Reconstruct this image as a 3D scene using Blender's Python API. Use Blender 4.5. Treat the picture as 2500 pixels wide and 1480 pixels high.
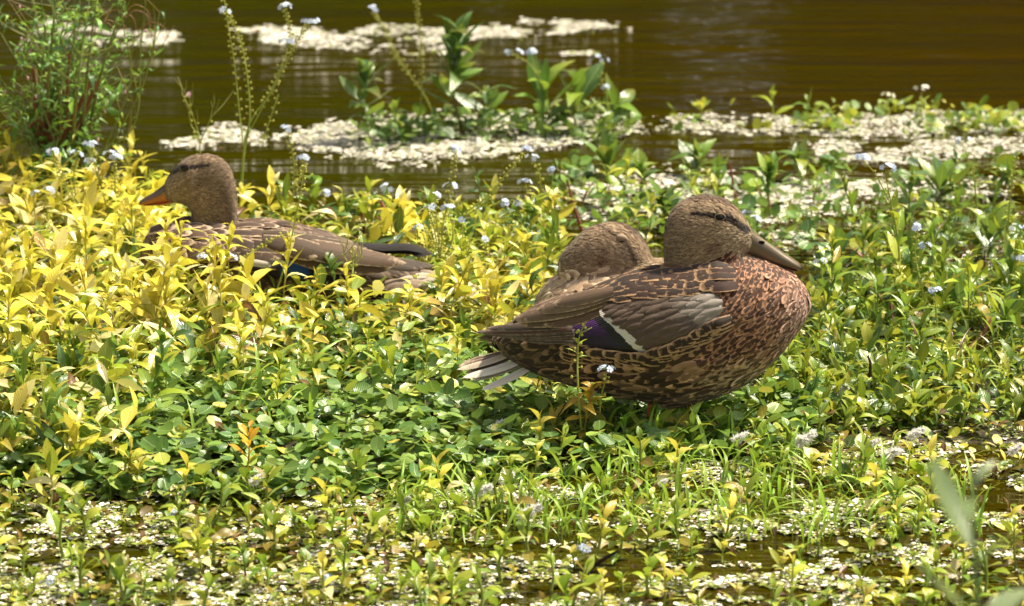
import bpy, math, random
import numpy as np
from mathutils import Vector, Matrix, noise
from mathutils.bvhtree import BVHTree

# ------------------------------------------------------------------ camera, sky, sun
F = 9500.0                       # focal length in photo pixels (photo 2500 x 1480)
CAMH = 1.2
PITCH = math.atan((740 + 1400) / F)
SP, CP = math.sin(PITCH), math.cos(PITCH)
for o in list(bpy.data.objects):
    bpy.data.objects.remove(o)
SC = bpy.context.scene
COL = SC.collection
cam = bpy.data.cameras.new('camera'); cam_o = bpy.data.objects.new('camera', cam); COL.objects.link(cam_o)
cam_o.location = (0, 0, CAMH); cam_o.rotation_euler = (math.pi / 2 - PITCH, 0, 0)
cam.sensor_width = 36; cam.lens = F * 36 / 2500
cam.clip_start = .1; cam.clip_end = 500
cam.dof.use_dof = True; cam.dof.focus_distance = 4.75; cam.dof.aperture_fstop = 10.0
SC.camera = cam_o
SUN_EL, SUN_AZ = math.radians(60), math.radians(62)      # azimuth measured from +Y (away from the camera) towards +X
w = bpy.data.worlds.new('World'); SC.world = w; w.use_nodes = True
nt = w.node_tree
sky = nt.nodes.new('ShaderNodeTexSky'); sky.sky_type = 'NISHITA'; sky.sun_disc = False
sky.sun_elevation = SUN_EL; sky.sun_rotation = SUN_AZ; sky.dust_density = 3.0; sky.air_density = .8; sky.ozone_density = .6
bg = nt.nodes['Background']; bg.inputs[1].default_value = .083
hs_ = nt.nodes.new('ShaderNodeHueSaturation'); hs_.inputs['Saturation'].default_value = .12      # thin bright cloud
nt.links.new(sky.outputs[0], hs_.inputs['Color']); nt.links.new(hs_.outputs[0], bg.inputs[0])
sl = bpy.data.lights.new('sun', 'SUN'); sl.energy = 4.2; sl.angle = math.radians(4); sl.color = (1, .89, .70)
so = bpy.data.objects.new('sun', sl); COL.objects.link(so)
sdir = Vector((math.sin(SUN_AZ) * math.cos(SUN_EL), math.cos(SUN_AZ) * math.cos(SUN_EL), math.sin(SUN_EL)))
so.rotation_euler = sdir.to_track_quat('Z', 'Y').to_euler(); so.location = sdir * 30
SC.view_settings.view_transform = 'Standard'; SC.view_settings.look = 'None'
SC.view_settings.exposure = 1.0; SC.view_settings.gamma = 1
SC.render.engine = 'CYCLES'
SC.cycles.max_bounces = 6; SC.cycles.diffuse_bounces = 2; SC.cycles.glossy_bounces = 3
SC.cycles.transmission_bounces = 3; SC.cycles.transparent_max_bounces = 6
SC.cycles.use_denoising = True
SC.cycles.caustics_reflective = False; SC.cycles.caustics_refractive = False

# ------------------------------------------------------------------ photo pixel <-> place
def ray(px, py):
    a = (px - 1250) / F; b = (740 - py) / F
    return np.array([a, CP + b * SP, -SP + b * CP])
def G(px, py, z=0.0):            # point of the level z that the photo shows at px, py
    d = ray(px, py); t = (CAMH - z) / -d[2]
    return np.array([d[0] * t, d[1] * t, z])
def Q(px, py, Y):                # point of the upright plane at distance Y
    d = ray(px, py); t = Y / d[1]
    return np.array([d[0] * t, Y, CAMH + d[2] * t])
def proj(P):
    P = np.atleast_2d(P); q = P - np.array([0, 0, CAMH])
    z = q[:, 1] * CP - q[:, 2] * SP; u = q[:, 1] * SP + q[:, 2] * CP
    return 1250 + F * q[:, 0] / z, 740 - F * u / z
def scale_at(py):                # photo pixels per metre at ground row py
    return F / (CAMH / (SP - CP * (740 - py) / F))

# ------------------------------------------------------------------ mesh tools
class Geo:
    def __init__(s): s.v = []; s.q = []; s.t = []; s.uv = []; s.c = []; s.e = []; s.n = 0
    def add(s, V, Fq=None, Ft=None, uv=None, col=(.5, .5, .5, 1), ec=None):
        V = np.asarray(V, float); m = len(V)
        s.v.append(V)
        if Fq is not None and len(Fq): s.q.append(np.asarray(Fq, int) + s.n)
        if Ft is not None and len(Ft): s.t.append(np.asarray(Ft, int) + s.n)
        s.uv.append(np.zeros((m, 2)) if uv is None else np.asarray(uv, float))
        def full(c):
            c = np.asarray(c, float)
            if c.ndim == 1: c = np.tile(c, (m, 1))
            if c.shape[1] == 3: c = np.hstack([c, np.ones((len(c), 1))])
            return c
        s.c.append(full(col)); s.e.append(full(col if ec is None else ec))
        s.n += m
    def build(s, name, mat, parent=None, loc=None, smooth=True):
        V = np.vstack(s.v); 
        if loc is not None: V = V - np.asarray(loc)
        me = bpy.data.meshes.new(name)
        fq = np.vstack(s.q) if s.q else np.zeros((0, 4), int)
        ft = np.vstack(s.t) if s.t else np.zeros((0, 3), int)
        loops = np.concatenate([fq.ravel(), ft.ravel()]).astype(np.int32)
        tot = np.concatenate([np.full(len(fq), 4), np.full(len(ft), 3)]).astype(np.int32)
        start = np.concatenate([[0], np.cumsum(tot)[:-1]]).astype(np.int32)
        me.vertices.add(len(V)); me.vertices.foreach_set('co', V.astype(np.float32).ravel())
        me.loops.add(len(loops)); me.loops.foreach_set('vertex_index', loops)
        me.polygons.add(len(tot)); me.polygons.foreach_set('loop_start', start); me.polygons.foreach_set('loop_total', tot)
        me.polygons.foreach_set('use_smooth', np.full(len(tot), smooth))
        ul = me.uv_layers.new(name='uv'); ul.data.foreach_set('uv', np.vstack(s.uv)[loops].astype(np.float32).ravel())
        a = me.color_attributes.new('col', 'FLOAT_COLOR', 'POINT'); a.data.foreach_set('color', np.vstack(s.c).astype(np.float32).ravel())
        a = me.color_attributes.new('edge', 'FLOAT_COLOR', 'POINT'); a.data.foreach_set('color', np.vstack(s.e).astype(np.float32).ravel())
        me.update(); me.validate()
        if mat: me.materials.append(mat)
        o = bpy.data.objects.new(name, me); COL.objects.link(o)
        if parent is not None: o.parent = parent
        return o
def empty(name, loc):
    o = bpy.data.objects.new(name, None); o.empty_display_size = .02; COL.objects.link(o); o.location = tuple(loc); return o
def tag(o, label, cat, group=None):
    o['label'] = label; o['category'] = cat
    if group: o['group'] = group
    return o
def kind(o, k): o['kind'] = k; return o
def copy_thing(src, loc, rz=0, sc=1.0, label=None, group=None, tilt=(0, 0)):
    r = src.copy(); COL.objects.link(r)
    r.location = tuple(loc); r.rotation_euler = (tilt[0], tilt[1], rz); r.scale = (sc, sc, sc)
    if label: r['label'] = label
    if group: r['group'] = group
    for ch in src.children:
        c = ch.copy(); COL.objects.link(c); c.parent = r
    return r
def hide_src(src):               # templates are removed once their copies are placed
    for c in list(src.children): bpy.data.objects.remove(c)
    bpy.data.objects.remove(src)

def tube(geo, pts, rad, col, n=5, col2=None):
    pts = np.asarray(pts, float); m = len(pts)
    rad = np.full(m, rad) if np.isscalar(rad) else np.asarray(rad)
    T = np.gradient(pts, axis=0); T /= np.linalg.norm(T, axis=1)[:, None] + 1e-9
    ref = np.array([0.3, 1, 0.1]); A = np.cross(T, ref); A /= np.linalg.norm(A, axis=1)[:, None] + 1e-9; B = np.cross(T, A)
    ang = np.arange(n) * 2 * math.pi / n
    V = pts[:, None, :] + rad[:, None, None] * (A[:, None, :] * np.cos(ang)[None, :, None] + B[:, None, :] * np.sin(ang)[None, :, None])
    V = V.reshape(-1, 3); f = []
    for i in range(m - 1):
        for j in range(n):
            f.append((i * n + j, i * n + (j + 1) % n, (i + 1) * n + (j + 1) % n, (i + 1) * n + j))
    uv = np.stack([np.tile(np.linspace(0, 1, n), m), np.repeat(np.linspace(0, 1, m), n)], 1)
    c = np.asarray(col, float)
    if col2 is not None:
        t = np.repeat(np.linspace(0, 1, m), n)[:, None]; c = c[None, :] * (1 - t) + np.asarray(col2)[None, :] * t
    geo.add(V, f, None, uv, c)
def spline(P, n=24):             # Catmull-Rom through the points
    P = np.asarray(P, float); 
    if len(P) < 3: return np.array([P[0] + (P[-1] - P[0]) * t for t in np.linspace(0, 1, n)])
    E = np.vstack([2 * P[0] - P[1], P, 2 * P[-1] - P[-2]]); out = []
    for t in np.linspace(0, len(P) - 1 - 1e-6, n):
        i = int(t); u = t - i; a, b, c, d = E[i:i + 4]
        out.append(.5 * (2 * b + (c - a) * u + (2 * a - 5 * b + 4 * c - d) * u * u + (3 * b - a - 3 * c + d) * u ** 3))
    return np.array(out)
def blob(geo, c, r, col, n=6, m=4, sq=(1, 1, 1)):
    V = []; f = []; c = np.asarray(c)
    for i in range(m + 1):
        th = math.pi * i / m
        for j in range(n):
            ph = 2 * math.pi * j / n
            V.append(c + np.array([math.sin(th) * math.cos(ph) * sq[0], math.sin(th) * math.sin(ph) * sq[1], math.cos(th) * sq[2]]) * r)
    for i in range(m):
        for j in range(n): f.append((i * n + j, (i + 1) * n + j, (i + 1) * n + (j + 1) % n, i * n + (j + 1) % n))
    geo.add(V, f, None, None, col)

# leaf: X across, Y along, Z up; unit length
def leaf_tpl(W=.24, nl=6, arch=.25, fold=.25, wide=.45, tipw=.02, wave=0.0):
    V = []; uv = []
    for i in range(nl + 1):
        t = i / nl
        ww = W / 2 * (max(t, .001) / wide) ** .75 if t < wide else W / 2 * max(1 - ((t - wide) / (1 - wide)) ** 2.0, tipw)
        ww = max(ww, W * .05)
        if i == nl: ww = W * .03
        y = math.sin(min(1.5, t * (1 + .0))) / math.sin(1.0) if False else t
        z = arch * (t - t * t * 1.6)
        for k in (-1, 0, 1):
            V.append((k * ww, y * (1 - .25 * arch * t), z + abs(k) * fold * ww + wave * ww * math.sin(t * 9 + k * 1.3)))
            uv.append((k * .5 + .5, t))
    f = [(i * 3 + k, i * 3 + k + 1, i * 3 + k + 4, i * 3 + k + 3) for i in range(nl) for k in (0, 1)]
    return np.array(V), np.array(f), np.array(uv)
def frame(az, el, roll=0.0):     # matrix whose Y column points along az / el
    y = np.array([math.cos(az) * math.cos(el), math.sin(az) * math.cos(el), math.sin(el)])
    z = np.array([-math.cos(az) * math.sin(el), -math.sin(az) * math.sin(el), math.cos(el)])
    x = np.cross(y, z)
    if roll: x, z = x * math.cos(roll) + z * math.sin(roll), z * math.cos(roll) - x * math.sin(roll)
    return np.stack([x, y, z], 1)
def frames(az, el, roll):
    ca, sa, ce, se = np.cos(az), np.sin(az), np.cos(el), np.sin(el)
    y = np.stack([ca * ce, sa * ce, se], 1); z = np.stack([-ca * se, -sa * se, ce], 1); x = np.cross(y, z)
    cr, sr = np.cos(roll)[:, None], np.sin(roll)[:, None]
    x, z = x * cr + z * sr, z * cr - x * sr
    return np.stack([x, y, z], 2)
def scatter(geo, tpl, P, M, S, C, E=None):   # many copies of a template into one geo
    V, f, uv = tpl; n, m = len(P), len(V)
    W_ = np.einsum('nij,mj->nmi', M, V) * np.asarray(S)[:, None, None] + P[:, None, :]
    FF = (f[None, :, :] + (np.arange(n) * m)[:, None, None]).reshape(-1, f.shape[1])
    c = np.repeat(C, m, axis=0); e = None if E is None else np.repeat(E, m, axis=0)
    k = dict(Fq=FF) if f.shape[1] == 4 else dict(Ft=FF)
    geo.add(W_.reshape(-1, 3), uv=np.tile(uv, (n, 1)), col=c, ec=e, **k)

def in_poly(x, y, poly):
    x = np.asarray(x, float); y = np.asarray(y, float); r = np.zeros(x.shape, bool); n = len(poly)
    for i in range(n):
        x1, y1 = poly[i]; x2, y2 = poly[(i + 1) % n]
        if y1 == y2: continue
        c = ((y1 > y) != (y2 > y)) & (x < (x2 - x1) * (y - y1) / (y2 - y1) + x1)
        r ^= c
    return r
def seg_dist(x, y, a, b):
    a = np.asarray(a, float); b = np.asarray(b, float); d = b - a
    t = np.clip(((x - a[0]) * d[0] + (y - a[1]) * d[1]) / (d @ d), 0, 1)
    return np.hypot(x - a[0] - t * d[0], y - a[1] - t * d[1])
def line_dist(x, y, pts):
    return np.min([seg_dist(x, y, pts[i], pts[i + 1]) for i in range(len(pts) - 1)], axis=0)
def vnoise(x, y, s=1.0, seed=0):         # smooth value noise, vectorised
    x = np.asarray(x) * s + seed * 17.3; y = np.asarray(y) * s + seed * 9.1
    xi = np.floor(x).astype(int); yi = np.floor(y).astype(int); fx = x - xi; fy = y - yi
    fx = fx * fx * (3 - 2 * fx); fy = fy * fy * (3 - 2 * fy)
    def h(a, b):
        n = (a * 374761393 + b * 668265263 + seed * 1442695) & 0x7fffffff
        n = ((n ^ (n >> 13)) * 1274126177) & 0x7fffffff
        return ((n ^ (n >> 16)) & 0xffff) / 65535.0
    return (h(xi, yi) * (1 - fx) + h(xi + 1, yi) * fx) * (1 - fy) + (h(xi, yi + 1) * (1 - fx) + h(xi + 1, yi + 1) * fx) * fy
def fbm(x, y, s=1.0, seed=0): return (vnoise(x, y, s, seed) + .5 * vnoise(x, y, s * 2.1, seed + 1) + .25 * vnoise(x, y, s * 4.3, seed + 2)) / 1.75

# ------------------------------------------------------------------ materials
class N:
    def __init__(s, name):
        s.m = bpy.data.materials.new(name); s.m.use_nodes = True; s.t = s.m.node_tree; s.b = s.t.nodes['Principled BSDF']; s.out = s.t.nodes['Material Output']
    def n(s, typ, **k):
        x = s.t.nodes.new(typ)
        for a, v in k.items(): setattr(x, a, v)
        return x
    def l(s, a, b): s.t.links.new(a, b)
    def attr(s, name): x = s.n('ShaderNodeAttribute'); x.attribute_name = name; return x
    def math(s, op, a, b=None, c=None, clamp=False):
        x = s.n('ShaderNodeMath', operation=op); x.use_clamp = clamp
        for i, v in enumerate((a, b, c)):
            if v is None: continue
            if isinstance(v, (int, float)): x.inputs[i].default_value = v
            else: s.l(v, x.inputs[i])
        return x.outputs[0]
    def mix(s, f, a, b, blend='MIX'):
        x = s.n('ShaderNodeMix', data_type='RGBA', blend_type=blend)
        for i, v in ((0, f), (6, a), (7, b)):
            if isinstance(v, (int, float)): x.inputs[i].default_value = v
            elif isinstance(v, tuple): x.inputs[i].default_value = v if len(v) == 4 else v + (1,)
            else: s.l(v, x.inputs[i])
        return x.outputs[2]
    def noise(s, scale, detail=3, coord='Object', rough=.5, stretch=None):
        tc = s.n('ShaderNodeTexCoord'); x = s.n('ShaderNodeTexNoise'); x.inputs['Scale'].default_value = scale; x.inputs['Detail'].default_value = detail
        x.inputs['Roughness'].default_value = rough
        if stretch:
            mp = s.n('ShaderNodeMapping'); mp.inputs['Scale'].default_value = stretch; s.l(tc.outputs[coord], mp.inputs[0]); s.l(mp.outputs[0], x.inputs[0])
        else: s.l(tc.outputs[coord], x.inputs[0])
        return x.outputs[0]

def leaf_material(name, rough=.42, trans=.4, spec=.5, veins=True, hue=.016, wet=0.0):
    k = N(name); a = k.attr('col'); col = a.outputs[0]
    oi = k.n('ShaderNodeObjectInfo'); hs = k.n('ShaderNodeHueSaturation')
    k.l(k.math('MULTIPLY_ADD', oi.outputs['Random'], hue, .5 - hue / 2), hs.inputs[0])
    k.l(k.math('MULTIPLY_ADD', oi.outputs['Random'], .35, .82), hs.inputs[2]); k.l(col, hs.inputs[4]); col = hs.outputs[0]
    nz = k.noise(60, 4)
    col = k.mix(k.math('MULTIPLY', k.math('SUBTRACT', nz, .35), 1.0, clamp=True), col, (.55, .5, .2), 'OVERLAY') if False else k.mix(.5, col, k.mix(nz, (.35, .35, .35), (.72, .7, .6)), 'OVERLAY')
    sp = k.math('GREATER_THAN', k.noise(170, 2), .71)
    col = k.mix(k.math('MULTIPLY', sp, .6), col, (.12, .06, .02))
    bumpin = nz
    if veins:
        uv = k.n('ShaderNodeUVMap'); sx = k.n('ShaderNodeSeparateXYZ'); k.l(uv.outputs[0], sx.inputs[0])
        u = k.math('ABSOLUTE', k.math('SUBTRACT', sx.outputs[0], .5))
        rib = k.math('SUBTRACT', 1.0, k.math('MULTIPLY', u, 16.0), clamp=True)
        col = k.mix(k.math('MULTIPLY', rib, .35), col, (.55, .62, .25))
        v2 = k.math('SINE', k.math('MULTIPLY', k.math('SUBTRACT', sx.outputs[1], k.math('MULTIPLY', u, .5)), 60.0))
        bumpin = k.math('ADD', nz, k.math('MULTIPLY', v2, .18)); bumpin = k.math('SUBTRACT', bumpin, k.math('MULTIPLY', rib, .6))
    bp = k.n('ShaderNodeBump'); bp.inputs['Strength'].default_value = .35; bp.inputs['Distance'].default_value = .002; k.l(bumpin, bp.inputs['Height'])
    k.l(col, k.b.inputs['Base Color']); k.b.inputs['Roughness'].default_value = rough; k.b.inputs['Specular IOR Level'].default_value = spec
    k.l(bp.outputs[0], k.b.inputs['Normal'])
    if wet: k.b.inputs['Coat Weight'].default_value = wet; k.b.inputs['Coat Roughness'].default_value = .12
    tr = k.n('ShaderNodeBsdfTranslucent'); k.l(k.mix(.18, col, (.6, .75, .04)), tr.inputs[0])
    ms = k.n('ShaderNodeMixShader'); ms.inputs[0].default_value = trans
    k.l(k.b.outputs[0], ms.inputs[1]); k.l(tr.outputs[0], ms.inputs[2]); k.l(ms.outputs[0], k.out.inputs[0])
    return k.m
def plain(name, rough=.6, spec=.4, bump=0, nscale=80, coat=0, var=.3):
    k = N(name); a = k.attr('col'); nz = k.noise(nscale, 4)
    col = k.mix(var, a.outputs[0], k.mix(nz, (.2, .2, .2), (.8, .8, .8)), 'OVERLAY')
    k.l(col, k.b.inputs['Base Color']); k.b.inputs['Roughness'].default_value = rough; k.b.inputs['Specular IOR Level'].default_value = spec
    if coat: k.b.inputs['Coat Weight'].default_value = coat; k.b.inputs['Coat Roughness'].default_value = .08
    if bump:
        bp = k.n('ShaderNodeBump'); bp.inputs['Strength'].default_value = bump; bp.inputs['Distance'].default_value = .002
        k.l(nz, bp.inputs['Height']); k.l(bp.outputs[0], k.b.inputs['Normal'])
    return k.m
def feather_material(name, sheen=.15, barb=1.0, rough=.62, na=.7, ov=.35):
    # u across (0..1), v along (0..1); 'col' = centre (alpha = where the edge colour starts), 'edge' = rim colour
    k = N(name); c = k.attr('col'); e = k.attr('edge'); uv = k.n('ShaderNodeUVMap'); sx = k.n('ShaderNodeSeparateXYZ'); k.l(uv.outputs[0], sx.inputs[0])
    u = k.math('MULTIPLY', k.math('ABSOLUTE', k.math('SUBTRACT', sx.outputs[0], .5)), 2.0); v = sx.outputs[1]
    nz = k.noise(260, 3)
    d = k.math('MAXIMUM', k.math('MULTIPLY', u, .95), k.math('POWER', v, 1.6)); d = k.math('ADD', d, k.math('MULTIPLY', k.math('SUBTRACT', k.noise(150, 4, 'Object', .7), .5), na))
    f = k.math('MULTIPLY', k.math('SUBTRACT', d, c.outputs['Alpha']), 5.0, clamp=True)
    col = k.mix(f, c.outputs[0], e.outputs[0])
    br = k.math('SINE', k.math('MULTIPLY', k.math('ADD', v, k.math('MULTIPLY', u, -.55)), 95.0))
    col = k.mix(k.math('MULTIPLY_ADD', br, .12 * barb, .12 * barb), col, (.02, .012, .008))
    sh = k.math('LESS_THAN', u, .05); col = k.mix(k.math('MULTIPLY', sh, .35), col, (.03, .02, .01))
    col = k.mix(ov, col, k.mix(k.noise(45, 4), (.28, .28, .28), (.74, .72, .7)), 'OVERLAY')
    k.l(col, k.b.inputs['Base Color']); k.b.inputs['Roughness'].default_value = rough; k.b.inputs['Specular IOR Level'].default_value = .3
    k.b.inputs['Sheen Weight'].default_value = sheen; k.b.inputs['Sheen Roughness'].default_value = .4
    bp = k.n('ShaderNodeBump'); bp.inputs['Strength'].default_value = .3; bp.inputs['Distance'].default_value = .0015
    k.l(k.math('ADD', br, nz), bp.inputs['Height']); k.l(bp.outputs[0], k.b.inputs['Normal'])
    return k.m

M_leaf = leaf_material('leaf_soft', .30, .30, .7); M_leaf_dull = leaf_material('leaf_dull', .6, .25, .3)
M_leaf_wet = leaf_material('leaf_waxy', .30, .3, .6, True, .02)
M_stem = leaf_material('stem_green', .5, .2, .4, False)
M_float = leaf_material('leaf_floating', .35, .06, .25, False, 0, .08)
M_feather = feather_material('plumage'); M_down = feather_material('head_plumage', .25, .3, .8, .2, .15)
M_skin = plain('duck_underfeather', .9, .1, .4, 200)
M_bill = plain('bill_horn', .34, .5, .15, 60, .25, .35)
M_eye = plain('eye_gloss', .22, .35, 0, 10, 0, 0)
M_foot = plain('foot_skin', .45, .5, .5, 300)
M_petal = plain('petal', .6, .3, .1, 100)
M_twig = plain('twig_bark', .75, .3, .6, 120, 0, .7)

# ------------------------------------------------------------------ the setting
def terrain_h(X, Y):
    px, py = proj(np.stack([X, Y, np.zeros_like(X)], 1))
    nz = fbm(X, Y, 6, 3) - .5
    left = 1 / (1 + np.exp(-(1350 - px + nz * 500) / 120)) * 1 / (1 + np.exp(-(py - 560 + nz * 120) / 35)) * 1 / (1 + np.exp((py - 1230 + nz * 150) / 35))
    mid = 1 / (1 + np.exp(-(py - 760 + nz * 160) / 30)) * 1 / (1 + np.exp((py - 1160 + nz * 140) / 30)) * (px > 0)
    m = np.clip(np.maximum(left, mid * .8), 0, 1) * (Y > 3.2) * (Y < 9)
    h = -.05 + m * .068 + nz * .012
    far = np.clip((Y - 17) / 6, 0, 1); near = np.clip((2.6 - Y) / 1.5, 0, 1); side = np.clip((np.abs(X) - 30) / 10, 0, 1)
    return h + far * 1.2 + near * .18 + side * 1.0
xs = np.unique(np.concatenate([np.linspace(-200, -3, 30), np.linspace(-3, 3, 240), np.linspace(3, 200, 30)]))
ys = np.unique(np.concatenate([np.linspace(-60, 2.5, 24), np.linspace(2.5, 10, 300), np.linspace(10, 30, 40), np.linspace(30, 320, 14)]))
XX, YY = np.meshgrid(xs, ys); hz = terrain_h(XX.ravel(), YY.ravel())
g = Geo(); nx, ny = len(xs), len(ys)
idx = np.arange(nx * ny).reshape(ny, nx)
g.add(np.stack([XX.ravel(), YY.ravel(), hz], 1), np.stack([idx[:-1, :-1], idx[:-1, 1:], idx[1:, 1:], idx[1:, :-1]], 2).reshape(-1, 4))
k = N('wet_mud'); nz = k.noise(14, 8, 'Object', .65)
cr = k.mix(nz, (.006, .004, .002), (.05, .038, .016)); cr = k.mix(k.math('GREATER_THAN', k.noise(90, 3), .6), cr, (.05, .05, .012))
k.l(cr, k.b.inputs['Base Color']); k.b.inputs['Roughness'].default_value = .45
bp = k.n('ShaderNodeBump'); bp.inputs['Distance'].default_value = .01; k.l(k.noise(40, 8), bp.inputs['Height']); k.l(bp.outputs[0], k.b.inputs['Normal'])
kind(g.build('ground', k.m), 'structure')

g = Geo(); wx = np.linspace(-34, 34, 12); wy = np.linspace(1.6, 21.5, 12); A_, B_ = np.meshgrid(wx, wy); idx = np.arange(144).reshape(12, 12)
g.add(np.stack([A_.ravel(), B_.ravel(), np.zeros(144)], 1), np.stack([idx[:-1, :-1], idx[:-1, 1:], idx[1:, 1:], idx[1:, :-1]], 2).reshape(-1, 4))
k = N('pond_water')
big = k.noise(1.3, 2, 'Object', .5, (1, 2.2, 1))
tc_ = k.n('ShaderNodeTexCoord'); sx_ = k.n('ShaderNodeSeparateXYZ'); k.l(tc_.outputs['Object'], sx_.inputs[0])
side_ = k.math('ADD', k.math('MULTIPLY_ADD', sx_.outputs[0], .55, .35), k.math('MULTIPLY', k.math('SUBTRACT', big, .5), 1.2), clamp=True)
k.l(k.mix(side_, (.029, .028, .0008), (.034, .021, .0009)), k.b.inputs['Base Color'])
k.b.inputs['Roughness'].default_value = .05; k.b.inputs['IOR'].default_value = 1.33
w1 = k.noise(4.5, 3, 'Object', .5, (.35, 1.7, 1)); w2 = k.noise(22, 2, 'Object', .5, (.25, 1.3, 1))
hgt = k.math('ADD', w1, k.math('MULTIPLY', w2, .18))
bp = k.n('ShaderNodeBump'); bp.inputs['Strength'].default_value = 1; bp.inputs['Distance'].default_value = .030; k.l(hgt, bp.inputs['Height']); k.l(bp.outputs[0], k.b.inputs['Normal'])
kind(g.build('water', k.m), 'structure')

# the wood on the far bank (above the frame; the pond mirrors it)
rng = np.random.default_rng(5)
g = Geo(); n = 60000
leafq = (np.array([[-.5, 0, 0], [.5, 0, 0], [.5, 1, 0], [-.5, 1, 0.]]), np.array([[0, 1, 2, 3]]), np.array([[0, 0], [1, 0], [1, 1], [0, 1.]]))
cx = rng.uniform(-32, 32, 90); cy = rng.uniform(23, 31, 90); chh = rng.uniform(12, 19, 90); cr_ = rng.uniform(2, 3.6, 90)
ci = rng.integers(0, 90, n); dv = rng.normal(size=(n, 3)); dv /= np.linalg.norm(dv, axis=1)[:, None]
rr = rng.uniform(.55, 1, n) ** .5
P = np.stack([cx[ci] + dv[:, 0] * cr_[ci] * rr, cy[ci] + dv[:, 1] * cr_[ci] * rr, chh[ci] * .55 + 1 + dv[:, 2] * chh[ci] * .5 * rr], 1); P[:, 2] = np.maximum(P[:, 2], 1.2)
pal = np.array([(.10, .12, .004), (.17, .15, .004), (.17, .075, .008), (.11, .045, .006), (.20, .11, .008)])
tone = np.where(cx[:, None] < -1, pal[rng.integers(0, 5, 90) % 2 * 1], pal[rng.integers(1, 4, 90)])
C = tone[ci] * rng.uniform(.6, 1.4, n)[:, None]
scatter(g, leafq, P, frames(rng.uniform(0, 6.28, n), rng.uniform(-1.2, 1.2, n), rng.uniform(0, 6, n)), rng.uniform(.5, 1.2, n), np.hstack([C, np.ones((n, 1))]))
for i in range(90):
    tube(g, [(cx[i], cy[i], .6), (cx[i] + .1, cy[i], chh[i] * .4), (cx[i], cy[i] + .1, chh[i] * .9)], [.22, .15, .04], (.1, .07, .04), 6)
o = g.build('far_wood', leaf_material('far_foliage', .7, .3, .2, False, 0)); kind(o, 'stuff')
o['label'] = 'autumn tinted wood on the far bank mirrored in the pond'; o['category'] = 'wood'

# ------------------------------------------------------------------ ducks
def loft_pairs(geo, st, Y0, n=20, sub=4, p=.9, yc=None, col=(.2, .15, .1)):
    """st: (top_x, top_y, bottom_x, bottom_y, half width in m) in photo pixels of the upright plane Y0."""
    S = spline(np.array(st, float), (len(st) - 1) * sub + 1); S[:, 4] = np.maximum(S[:, 4], .001)
    V = []; m = len(S)
    for r in S:
        off = yc(.5 * (r[0] + r[2])) if yc else 0
        a = Q(r[0], r[1], Y0 + off); b = Q(r[2], r[3], Y0 + off); c = (a + b) / 2; h = (a - b) / 2
        for j in range(n):
            th = 2 * math.pi * j / n; cs, sn = math.cos(th), math.sin(th)
            cs = math.copysign(abs(cs) ** p, cs); sn = math.copysign(abs(sn) ** p, sn)
            V.append(c + h * sn + np.array([0, r[4] * cs, 0]))
    f = [(i * n + j, i * n + (j + 1) % n, (i + 1) * n + (j + 1) % n, (i + 1) * n + j) for i in range(m - 1) for j in range(n)]
    c0, c1 = len(V), len(V) + 1
    V.append(np.mean(V[:n], axis=0)); V.append(np.mean(V[(m - 1) * n:m * n], axis=0))
    t = [(c0, (j + 1) % n, j) for j in range(n)] + [(c1, (m - 1) * n + j, (m - 1) * n + (j + 1) % n) for j in range(n)]
    V = np.array(V)
    c = col(V) if callable(col) else col
    geo.add(V, f, t, None, c)
def xs_pairs(st): return [(x, a, x, b, w) for x, a, b, w in st]

class Body:
    pass
def duck_volume(body, head, Y0, bulge=None):
    g = Geo(); loft_pairs(g, xs_pairs(body), Y0, 28); loft_pairs(g, xs_pairs(head), Y0, 24, p=.95)
    o = g.build('tmp', None)
    m = o.modifiers.new('r', 'REMESH'); m.mode = 'VOXEL'; m.voxel_size = .0032
    m = o.modifiers.new('s', 'SMOOTH'); m.factor = .5; m.iterations = 7
    dg = bpy.context.evaluated_depsgraph_get(); dg.update()
    me = bpy.data.meshes.new_from_object(o.evaluated_get(dg)); bpy.data.objects.remove(o)
    b = Body(); n = len(me.vertices)
    co = np.zeros(n * 3); me.vertices.foreach_get('co', co); b.V = co.reshape(-1, 3)
    b.F = [tuple(p.vertices) for p in me.polygons]
    nn = np.zeros(n * 3); me.vertices.foreach_get('normal', nn); b.Nv = nn.reshape(-1, 3)
    b.bvh = BVHTree.FromPolygons([Vector(v) for v in b.V], b.F); b.Y0 = Y0; bpy.data.meshes.remove(me)
    return b
def sample_surface(b, n, rng):
    T = []
    for f in b.F:
        T.append(f[:3])
        if len(f) == 4: T.append((f[0], f[2], f[3]))
    T = np.array(T); a, c, d = b.V[T[:, 0]], b.V[T[:, 1]], b.V[T[:, 2]]
    ar = np.linalg.norm(np.cross(c - a, d - a), axis=1); k = rng.choice(len(T), n, p=ar / ar.sum())
    u = rng.random(n); v = rng.random(n); s = u + v > 1; u[s] = 1 - u[s]; v[s] = 1 - v[s]
    P = a[k] * (1 - u - v)[:, None] + c[k] * u[:, None] + d[k] * v[:, None]
    Nn = b.Nv[T[k, 0]] * (1 - u - v)[:, None] + b.Nv[T[k, 1]] * u[:, None] + b.Nv[T[k, 2]] * v[:, None]
    return P, Nn / np.linalg.norm(Nn, axis=1)[:, None]
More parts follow.
